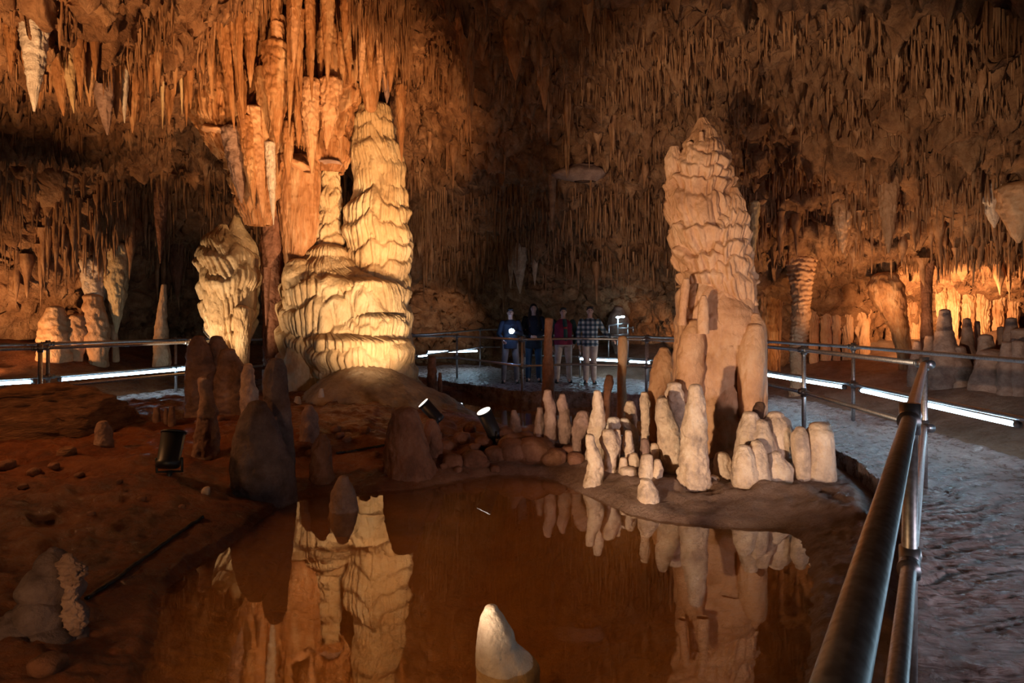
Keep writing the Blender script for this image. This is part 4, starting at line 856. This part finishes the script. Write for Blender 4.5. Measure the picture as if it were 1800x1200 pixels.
# light tubes below the outer rails
def tube_light(a, b, za, zb, label):
    a, b = np.array([*a, za]), np.array([*b, zb]); d = (b-a)/np.linalg.norm(b-a)
    root = empty('light_tube', tuple((a+b)/2), label, 'light tube', 'light tubes on the outer rails')
    MB().tube([a, b], 0.026, 12).build('diffuser', M['led'], root)
    bk = MB(); n = np.cross(d, [0,0,1.0]); n /= np.linalg.norm(n)
    bk.tube([a+np.array([0,0,.034])-d*.03, b+np.array([0,0,.034])+d*.03], 0.018, 8); bk.build('housing', M['alu'], root)
    for p in (a-d*.03, b+d*.03):
        MB().tube([p-d*.012, p+d*.02], 0.032, 12).build('end_cap', M['alu'], root)
def seg2(pts, p0, p1):
    """points on an outer rail polyline at two picture columns"""
    pts = np.array(pts, float); fine = catmull(pts, 600); cpx = 900+fine[:,0]/fine[:,1]*F
    a = fine[np.argmin(abs(cpx-p0))]; b = fine[np.argmin(abs(cpx-p1))]; return a, b
OUT = [(4.2,2.2),(4.55,4.9),(4.74,7.9),(4.45,10.0),(3.1,13.0),(1.7,14.2),(0.35,14.8)]
for p0, p1, lb in ((1516,1622,'light tube past the bend, second on the outer rail beside the open path'),(1626,1782,'light tube at the near end of the outer rail above the curved kerb'),(1347,1480,'light tube just beyond the smooth pillar next to the ridged column'),(1152,1192,'short piece of light tube peeping out beside the ridged column'),(1021,1090,'light tube behind the legs of the plaid shirted person'),(1108,1142,'light tube continuing past the orange pillar'),(910,922,'short light tube behind the torch holder and the woman')):
    a, b = seg2(OUT, p0, p1); tube_light(a, b, .44, .44, lb)
tube_light((3.65,-0.1),(3.1,-2.0), .44, .44, 'unseen light tube added behind the camera to light the near handrail')  # out-of-view tube added so the near rail catches light
tube_light((4.1,1.9),(3.75,0.3), .44, .44, 'light tube behind the nearest end of the outer rail')
tube_light((4.46,4.3),(4.28,2.7), .44, .44, 'light tube beside the nearest stretch of the open path')
RMP = [(-0.35,17.0),(-0.95,17.0),(-1.7,15.6),(-2.5,14.2),(-3.2,13.9)]
a, b = seg2(RMP[1:4], 752, 838); tube_light(b, a, .50, .58, 'light tube on the ramp rail right behind the tiered column')
a, b = seg2(RMP[1:], 734, 750); tube_light(a, b, .49, .5, 'short light tube end touching the edge of the tiered column')
LO = [(-6.0,12.2),(-6.5,11.0),(-7.3,8.95),(-9.6,6.6)]
a, b = seg2(LO, 108, 333); tube_light(a, b, .44, .44, 'longest light tube over the banded rust rock')
a, b = seg2(LO, -120, 55); tube_light(a, b, .44, .44, 'light tube at the far end of the shadowed bank handrail')
# small stepped rail with two lamps behind the visitors
g = empty('stair_rail', tuple(P(1090, 600, 15.2)), 'stepped tube railing with two small lamps behind the far handrail', 'railing')
def fr(pts, name): MB().tube([P(x, y, 15.2) for x, y in pts], .022, 10).build(name, M['steel'], g)
fr([(1070,572),(1104,568)], 'upper_rail'); fr([(1085,577),(1115,576)], 'upper_rail'); fr([(1080,589),(1106,587)], 'lower_rail')
fr([(1086,558),(1086,640)], 'post'); fr([(1104,568),(1104,640)], 'post'); fr([(1070,572),(1070,640)], 'post'); fr([(1113,574),(1113,584)], 'bracket')
for x, y in ((1086.5,557.5),(1094.5,556.5)):
    b = MB(); b.ball(P(x, y, 15.15), (.06,.04,.028), 12, 8); b.build('lamp', M['led'], g)
emit('hanging_rock', [lobe([(540,1078,1096),(555,1070,1104),(580,1069,1106),(600,1074,1104),(615,1080,1090),(625,1081,1086)], 15.8, seg=40, capbot=True, lump=(.3,5), seed=200)], M['greystal'], 'tan rock hanging behind the stepped tube railing', 'rock')

# ------------------------------------------------------------------ floodlights
def rot_to(d):
    return np.array(Vector(d).to_track_quat('Z', 'Y').to_matrix())
def floodlight(base, head, d, label, watts=0, color=WARM, deg=70, r=.075, L=.26, lit=True, blend=.9, beam=None, lo=.028):
    """cylinder lamp whose glass is at head+d*L/2, carried by a U bracket over a ground spike"""
    base = np.array(base, float); head = np.array(head, float); d = np.array(d, float)/np.linalg.norm(d)
    root = empty('floodlight', tuple(base), label, 'floodlight')
    b = MB(); b.tube([head-d*L*.55, head-d*L*.5, head-d*L*.35, head-d*L*.33, head+d*L*.5], [r*.8, r*1.0, r*1.0, r*.94, r*1.0], 28); b.build('housing', M['black'], root)
    MB().tube([head+d*L*.5, head+d*L*.56], r*1.06, 28).build('rim', M['black'], root)
    MB().tube([head+d*L*(.535+lo), head+d*L*(.556+lo)], r*.95, 28).build('lens', M['lens'] if lit else M['alu'], root)
    s = np.cross(d, [0,0,1.0]); s = s/np.linalg.norm(s) if np.linalg.norm(s) > .1 else np.array([1.0,0,0])
    b = MB(); h0 = head-d*L*.25; foot = base+np.array([0,0,.03])
    for q in (-1, 1): b.tube([h0+s*q*r*1.1, foot+s*q*r*1.1, foot], .011, 8)
    b.build('bracket', M['black'], root)
    MB().tube([base-np.array([0,0,.05]), foot+np.array([0,0,.01])], .022, 10).build('spike', M['black'], root)
    if watts:
        p = head+d*(L*.56+.05); l = spot('lamp', tuple(p), tuple(p+(d if beam is None else np.array(beam))), watts, color, deg, blend, .04)
        l.parent = root; l.location = Vector(p-base)
D = ground_D(300, 835); b0 = P(298, 835, D); floodlight(b0, P(300, 790, D), (-.05,.42,1), 'black floodlight standing upright on the red mud beside the slim stalagmite', 1500, WARM, 36, .09, .27, beam=(-.6,4.2,4.3), lo=0)
D = 5.6; floodlight(P(405,833,D), P(403,816,D), (.12,.9,.62), 'black round backed floodlight half hidden behind the biggest dark stalagmite', 500, PALE, 50, .085, .24)
D = 6.9; floodlight(P(768,748,D), P(759,724,D), (-.62,-.12,.70), 'tilted black floodlight on the small reddish stalagmite beside the mound', 500, PALE, 50, .075, .27, beam=(-1.7,3.4,1.6))
D = 6.45; floodlight(P(868,772,D), P(861,745,D), (-.40,-.22,.9), 'upright black floodlight between the mound and the pale cluster', 2400, WARM, 58, .085, .30, beam=(-2.9,3.4,4.4))
D = 6.3; floodlight(P(36,740,D), P(50,723,D), (.75,.1,.66), 'black floodlight poking up behind the banded rust rock', 150, WARM, 80, .1, .34)

# thin cables lying on the bank
def cable(pts, r, label):
    w_ = []
    q = catmull([(x, y) for x, y in pts], 40)
    for x, y in q:
        D = ground_D(x, y); c = P(x, y, D); w_.append((c[0], c[1], gz(c[0], c[1])+r*.6))
    tag(MB().tube(w_, r, 8).build('cable', M['cable'], center=True), label, 'cable')
cable([(150,1055),(205,1020),(270,970),(320,935),(360,908)], .012, 'black cable lying across the red mud toward the near corner')
cable([(590,748+50),(630,792),(680,783)], .012, 'thin black cable lying on the bank before the mound')
#PEOPLE

# ------------------------------------------------------------------ visitors
def skinmat(): 
    m = simple('skin', (0.52,0.30,0.22), 0.55); return m
M['skin'] = skinmat()
M['hair'] = simple('dark_hair', (0.012,0.008,0.007), 0.5)
M['shoe'] = simple('black_shoe', (0.012,0.012,0.014), 0.5)
M['shoe2'] = simple('dark_teal_shoe', (0.02,0.05,0.06), 0.5)
def cloth(name, c, bump=.3):
    m, nt, b = mat_new(name); b.inputs['Roughness'].default_value = .85
    t = N(nt, 'ShaderNodeTexCoord'); n = N(nt, 'ShaderNodeTexNoise'); n.inputs['Scale'].default_value = 9; n.inputs['Detail'].default_value = 6
    nt.links.new(t.outputs['Object'], n.inputs['Vector'])
    nt.links.new(ramp(nt, n.outputs['Fac'], [(0.3, tuple(x*.75 for x in c)), (0.7, tuple(min(1, x*1.2) for x in c))]), b.inputs['Base Color'])
    bp = N(nt, 'ShaderNodeBump'); bp.inputs['Strength'].default_value = bump; bp.inputs['Distance'].default_value = .03
    nt.links.new(n.outputs['Fac'], bp.inputs['Height']); nt.links.new(bp.outputs[0], b.inputs['Normal'])
    return m
M['navy'] = cloth('navy_jacket_cloth', (0.012,0.018,0.04)); M['taupe'] = cloth('taupe_trouser_cloth', (0.20,0.17,0.17)); M['denim'] = cloth('dark_denim', (0.03,0.06,0.11))
M['black_cloth'] = cloth('black_coat_cloth', (0.012,0.013,0.022)); M['maroon'] = cloth('maroon_vest_cloth', (0.22,0.012,0.04)); M['khaki'] = cloth('khaki_trouser_cloth', (0.50,0.40,0.34))
M['green'] = cloth('dark_green_cloth', (0.012,0.04,0.036)); M['print'] = cloth('red_shirt_print', (0.30,0.03,0.02)); M['beige'] = cloth('beige_trouser_cloth', (0.44,0.36,0.31))
def plaid():
    m, nt, b = mat_new('plaid_flannel'); b.inputs['Roughness'].default_value = .9
    t = N(nt, 'ShaderNodeTexCoord'); sp = N(nt, 'ShaderNodeSeparateXYZ'); nt.links.new(t.outputs['Object'], sp.inputs[0])
    def band(sock, off):
        f = N(nt, 'ShaderNodeMath', operation='MULTIPLY_ADD'); f.inputs[1].default_value = 1/0.105; f.inputs[2].default_value = off; nt.links.new(sock, f.inputs[0])
        fr_ = N(nt, 'ShaderNodeMath', operation='FRACT'); nt.links.new(f.outputs[0], fr_.inputs[0])
        g_ = N(nt, 'ShaderNodeMath', operation='GREATER_THAN'); g_.inputs[1].default_value = .5; nt.links.new(fr_.outputs[0], g_.inputs[0]); return g_.outputs[0]
    a = N(nt, 'ShaderNodeMath', operation='ADD'); nt.links.new(band(sp.outputs['X'], .2), a.inputs[0]); nt.links.new(band(sp.outputs['Z'], 0), a.inputs[1])
    h = N(nt, 'ShaderNodeMath', operation='MULTIPLY'); h.inputs[1].default_value = .5; nt.links.new(a.outputs[0], h.inputs[0])
    nt.links.new(ramp(nt, h.outputs[0], [(0, (0.012,0.025,0.045)), (.5, (0.07,0.11,0.15)), (1, (0.40,0.42,0.44))]), b.inputs['Base Color'])
    return m
M['plaid'] = plaid()
class LB(MB):
    """MB in a person's own coordinates: x to the viewer's right, y away from the viewer, z up"""
    def local(s, name, mat, parent, voxel=None, sm=3):
        me = mesh_data(name, np.concatenate(s.v), s.f, mat); o = bpy.data.objects.new(name, me); COL.objects.link(o); o.parent = parent
        if voxel:
            r = o.modifiers.new('fuse', 'REMESH'); r.mode = 'VOXEL'; r.voxel_size = voxel; r.use_smooth_shade = True
            q = o.modifiers.new('soften', 'SMOOTH'); q.factor = .5; q.iterations = sm
        return o
    def stack(s, rings, seg=24):
        """ellipses (cx, cy, z, rx, ry) stacked upward"""
        V = []; n = len(rings); th = np.arange(seg)*2*PI/seg
        for cx_, cy_, z, rx, ry in rings: V += [(cx_+rx*math.cos(t), cy_+ry*math.sin(t), z) for t in th]
        Fc = [(i*seg+k, i*seg+(k+1)%seg, (i+1)*seg+(k+1)%seg, (i+1)*seg+k) for i in range(n-1) for k in range(seg)]
        return s.add(V, Fc+[tuple(range(seg))[::-1], tuple(range((n-1)*seg, n*seg))])
def hand(b, wrist, d, palm_n, curl=.5):
    """palm, four jointed fingers of different lengths and a thumb; d points to the fingertips, palm_n out of the palm"""
    d = np.array(d, float); d /= np.linalg.norm(d); pn = np.array(palm_n, float); pn -= d*(pn@d); pn /= np.linalg.norm(pn); s = np.cross(d, pn); w_ = np.array(wrist, float)
    for q in (-.027, -.009, .009, .027): b.cap(w_+s*q*.7, w_+d*.085+s*q, .014, .0125, 8)
    for q, L in ((-.031, .066), (-.010, .078), (.011, .073), (.031, .056)):
        p = w_+d*.09+s*q; a = curl
        for f in (.45, .32, .23):
            v = d*math.cos(a)+pn*math.sin(a); e = p+v*L*f; b.cap(p, e, .0085, .0078, 7); p = e; a += curl
    p = w_+d*.025-s*.03; v = (d*.75-s*.65+pn*.25); v /= np.linalg.norm(v); e = p+v*.045; b.cap(p, e, .0115, .0095, 7); v2 = d*.95-s*.1+pn*.3; v2 /= np.linalg.norm(v2); b.cap(e, e+v2*.035, .0095, .008, 7)
def person(px, py, D, H, label, arms, hair, top, legs, shoes, stance=.10, yaw=0, chin=0.0, build=1.0, coat=.80, top_name='jacket', collar=None):
    k = H/1.75; fx, fy = (px-900)/F*D, D
    root = empty('person', (fx, fy, 0.01), label, 'person'); root.rotation_euler = (0, 0, yaw)
    S = lambda *v: np.array(v, float)*k
    b = LB(); w_ = build
    hips = [S(-.095, 0, .92), S(.095, 0, .92)]; knees = [S(-stance, -.02, .50), S(stance, -.02, .50)]; ank = [S(-stance*1.1, .02, .09), S(stance*1.1, .02, .09)]
    for h, n, a in zip(hips, knees, ank):
        b.cap(h, n, .078*k*w_, .052*k, 14); b.cap(n, a, .052*k, .036*k, 14); b.cap(a+S(0,.02,-.04), a+S(0,-.15,-.05), .034*k, .03*k, 10)
    torso = [(0,0,.86*k,.15*k*w_,.10*k*w_),(0,0,.95*k,.165*k*w_,.115*k*w_),(0,0,1.06*k,.14*k*w_,.10*k*w_),(0,0,1.22*k,.155*k*w_,.105*k*w_),(0,0,1.36*k,.165*k*w_,.10*k),(0,.01,1.44*k,.12*k,.075*k),(0,.01,1.49*k,.06*k,.055*k)]
    b.stack(torso)
    b.cap(S(0,.012,1.44), S(0,.0,1.56), .055*k, .052*k, 14)
    # head: skull, jaw, nose, brow, lips, ears
    c = S(0, -.005, 1.645); b.ball(c, (.073*k,.092*k,.098*k), 22, 16); b.ball(c+S(0,-.028,-.055), (.054*k,.062*k,.055*k), 18, 12); b.ball(c+S(0,-.06,-.092), (.026*k,.022*k,.018*k), 12, 8)
    b.cap(c+S(0,-.086,.012), c+S(0,-.105,-.022), .009*k, .014*k, 8); b.cap(c+S(-.045,-.078,.022), c+S(.045,-.078,.022), .010*k, .010*k, 8); b.cap(c+S(-.02,-.086,-.05), c+S(.02,-.086,-.05), .008*k, .008*k, 8)
    for q in (-1, 1): b.ball(c+S(q*.074,.005,-.005), (.010*k,.018*k,.028*k), 10, 8)
    for q, (el, wr, pn, cu) in zip((-1, 1), arms):
        sh = S(q*.185*w_, .01, 1.40); el = S(*el); wr = S(*wr); b.cap(sh, el, .052*k, .040*k, 12); b.cap(el, wr, .040*k, .028*k, 12)
        hand(b, wr+(wr-el)/np.linalg.norm(wr-el)*.01, wr-el, pn, cu)
    body = b.local('body', M['skin'], root, .0065)
    for q in (-1, 1):
        e = LB(); e.ball(c+S(q*.030,-.083,.006), (.011*k,.008*k,.0075*k), 10, 8); e.local('eye', M['hair'], root)
    # trousers
    t = LB()
    for h, n, a in zip(hips, knees, ank): t.cap(h, n, .098*k*w_, .072*k, 16); t.cap(n, a+S(0,0,.005), .072*k, .062*k, 16)
    t.stack([(0,0,.84*k,.17*k*w_,.12*k*w_),(0,0,.95*k,.18*k*w_,.128*k*w_),(0,0,1.04*k,.162*k*w_,.118*k*w_)]); t.local('trousers', legs, root, .011)
    for a, q in zip(ank, (-1, 1)):
        s_ = LB(); s_.cap(a+S(0,.045,-.055), a+S(q*.02,-.14,-.062), .040*k, .042*k, 14); s_.cap(a+S(0,.02,-.02), a+S(0,.01,.02), .046*k, .046*k, 12); s_.box(a+S(q*.01,-.045,-.088), (.044*k,.125*k,.010*k)); s_.local('shoe', shoes, root, .008)
    # upper garment with sleeves
    j = LB(); j.stack([(0,0,coat*k,.192*k*w_,.138*k*w_),(0,0,.95*k,.188*k*w_,.138*k*w_),(0,0,1.08*k,.170*k*w_,.125*k*w_),(0,0,1.22*k,.178*k*w_,.126*k*w_),(0,0,1.36*k,.188*k*w_,.118*k),(0,.01,1.44*k,.14*k,.09*k),(0,.015,1.48*k,.078*k,.07*k)])
    sl = LB() if collar else j
    for q, (el, wr, pn, cu) in zip((-1, 1), arms):
        sh = S(q*.185*w_, .01, 1.40); el = S(*el); wr = S(*wr); sl.cap(sh, el, .072*k, .058*k, 14); sl.cap(el, el+(wr-el)*.93, .058*k, .045*k, 14)
    j.local(top_name, top, root, .011)
    if collar: sl.local('sleeves', collar, root, .011)
    # hair
    h_ = LB()
    if hair == 'short':
        h_.ball(c+S(0,.012,.018), (.080*k,.096*k,.092*k), 22, 14); h_.cap(c+S(-.05,-.07,.075), c+S(.05,-.07,.075), .020*k, .022*k, 10)
        V = h_.v[0]; V[:, 2] = np.maximum(V[:, 2], c[2]-.05*k+0.9*np.clip(-(V[:, 1]-c[1])-.0, 0, 1)*1.1)
    else:
        h_.ball(c+S(0,.014,.014), (.086*k,.100*k,.098*k), 22, 14); V = h_.v[0]; V[:, 2] = np.maximum(V[:, 2], c[2]-.06*k+1.1*np.clip(-(V[:, 1]-c[1]), 0, 1))
        for q in (-1, 1): h_.cap(c+S(q*.068,.02,-.01), S(q*.10,-.05,1.38), .035*k, .045*k, 12); h_.cap(S(q*.10,-.05,1.38), S(q*.10,-.11,1.24), .045*k, .025*k, 12)
        h_.cap(c+S(0,.07,-.02), S(0,.10,1.34), .07*k, .07*k, 14)
    h_.local('hair', M['hair'], root, .009)
    return root, S
# torch holder
r1, S = person(897, 674, 12.65, 1.66, 'person in a navy jacket holding a bright blue white torch at the rail', [((-.27,.02,1.14),(-.20,-.16,1.02),(.7,.3,0),.5),((.25,-.05,1.15),(.08,-.27,1.20),(-.2,-.2,.9),1.05)], 'short', M['navy'], M['taupe'], M['shoe'], stance=.14, yaw=.05)
tp = np.array(r1.location)+S(.03,-.40,1.215)
tr = empty('torch', tuple(tp), 'lit torch shining blue white in the hand of the person in navy', 'torch')
MB().tube([tp+np.array([0,.17,0]), tp+np.array([0,.03,0]), tp+np.array([0,.0,0])], [.016,.018,.03], 16).build('barrel', M['black'], tr)
MB().ball(tp+np.array([0,-.005,0]), (.055,.022,.055), 18, 10).build('lens', M['torch'], tr)
l = point('torch_light', tuple(tp+np.array([0,-.10,.02])), 3, (0.12,0.30,1.0), 0.05); l.parent = tr; l.location = Vector((0,-.10,.02))
person(938, 671, 13.0, 1.77, 'person with long dark hair in a black coat and jeans, hands clasped', [((-.27,.0,1.13),(-.07,-.19,1.02),(.5,.6,0),.7),((.27,.0,1.13),(.06,-.20,1.01),(-.5,.6,0),.7)], 'long', M['black_cloth'], M['denim'], M['shoe'], stance=.11, coat=.74, top_name='coat')
r3, S = person(990, 673, 12.75, 1.68, 'person in a maroon vest over dark green sleeves and khaki trousers', [((-.29,.03,1.12),(-.27,-.04,.86),(1,0,0),.35),((.31,.06,1.13),(.26,.05,.90),(-1,0,0),.35)], 'short', M['maroon'], M['khaki'], M['shoe'], stance=.13, build=1.18, coat=.88, top_name='vest', collar=M['green'])
b = LB(); b.stack([(.035,-.094,.93,.060,.065),(.035,-.094,1.10,.060,.065),(.03,-.09,1.30,.055,.062),(.02,-.075,1.42,.045,.045)]); b.local('shirt', M['green'], r3, .008)
b = LB(); b.box((.035,-.160,1.22), (.04,.006,.025)); b.local('shirt_print', M['print'], r3)
person(1037, 676, 12.55, 1.70, 'person in a checked flannel shirt resting a hand on the rail', [((-.27,.02,1.13),(-.25,-.04,.87),(1,0,0),.4),((.33,.0,1.16),(.47,-.10,1.03),(-.1,.1,-1),.35)], 'short', M['plaid'], M['beige'], M['shoe2'], stance=.08, coat=.84, top_name='shirt', yaw=-.08)
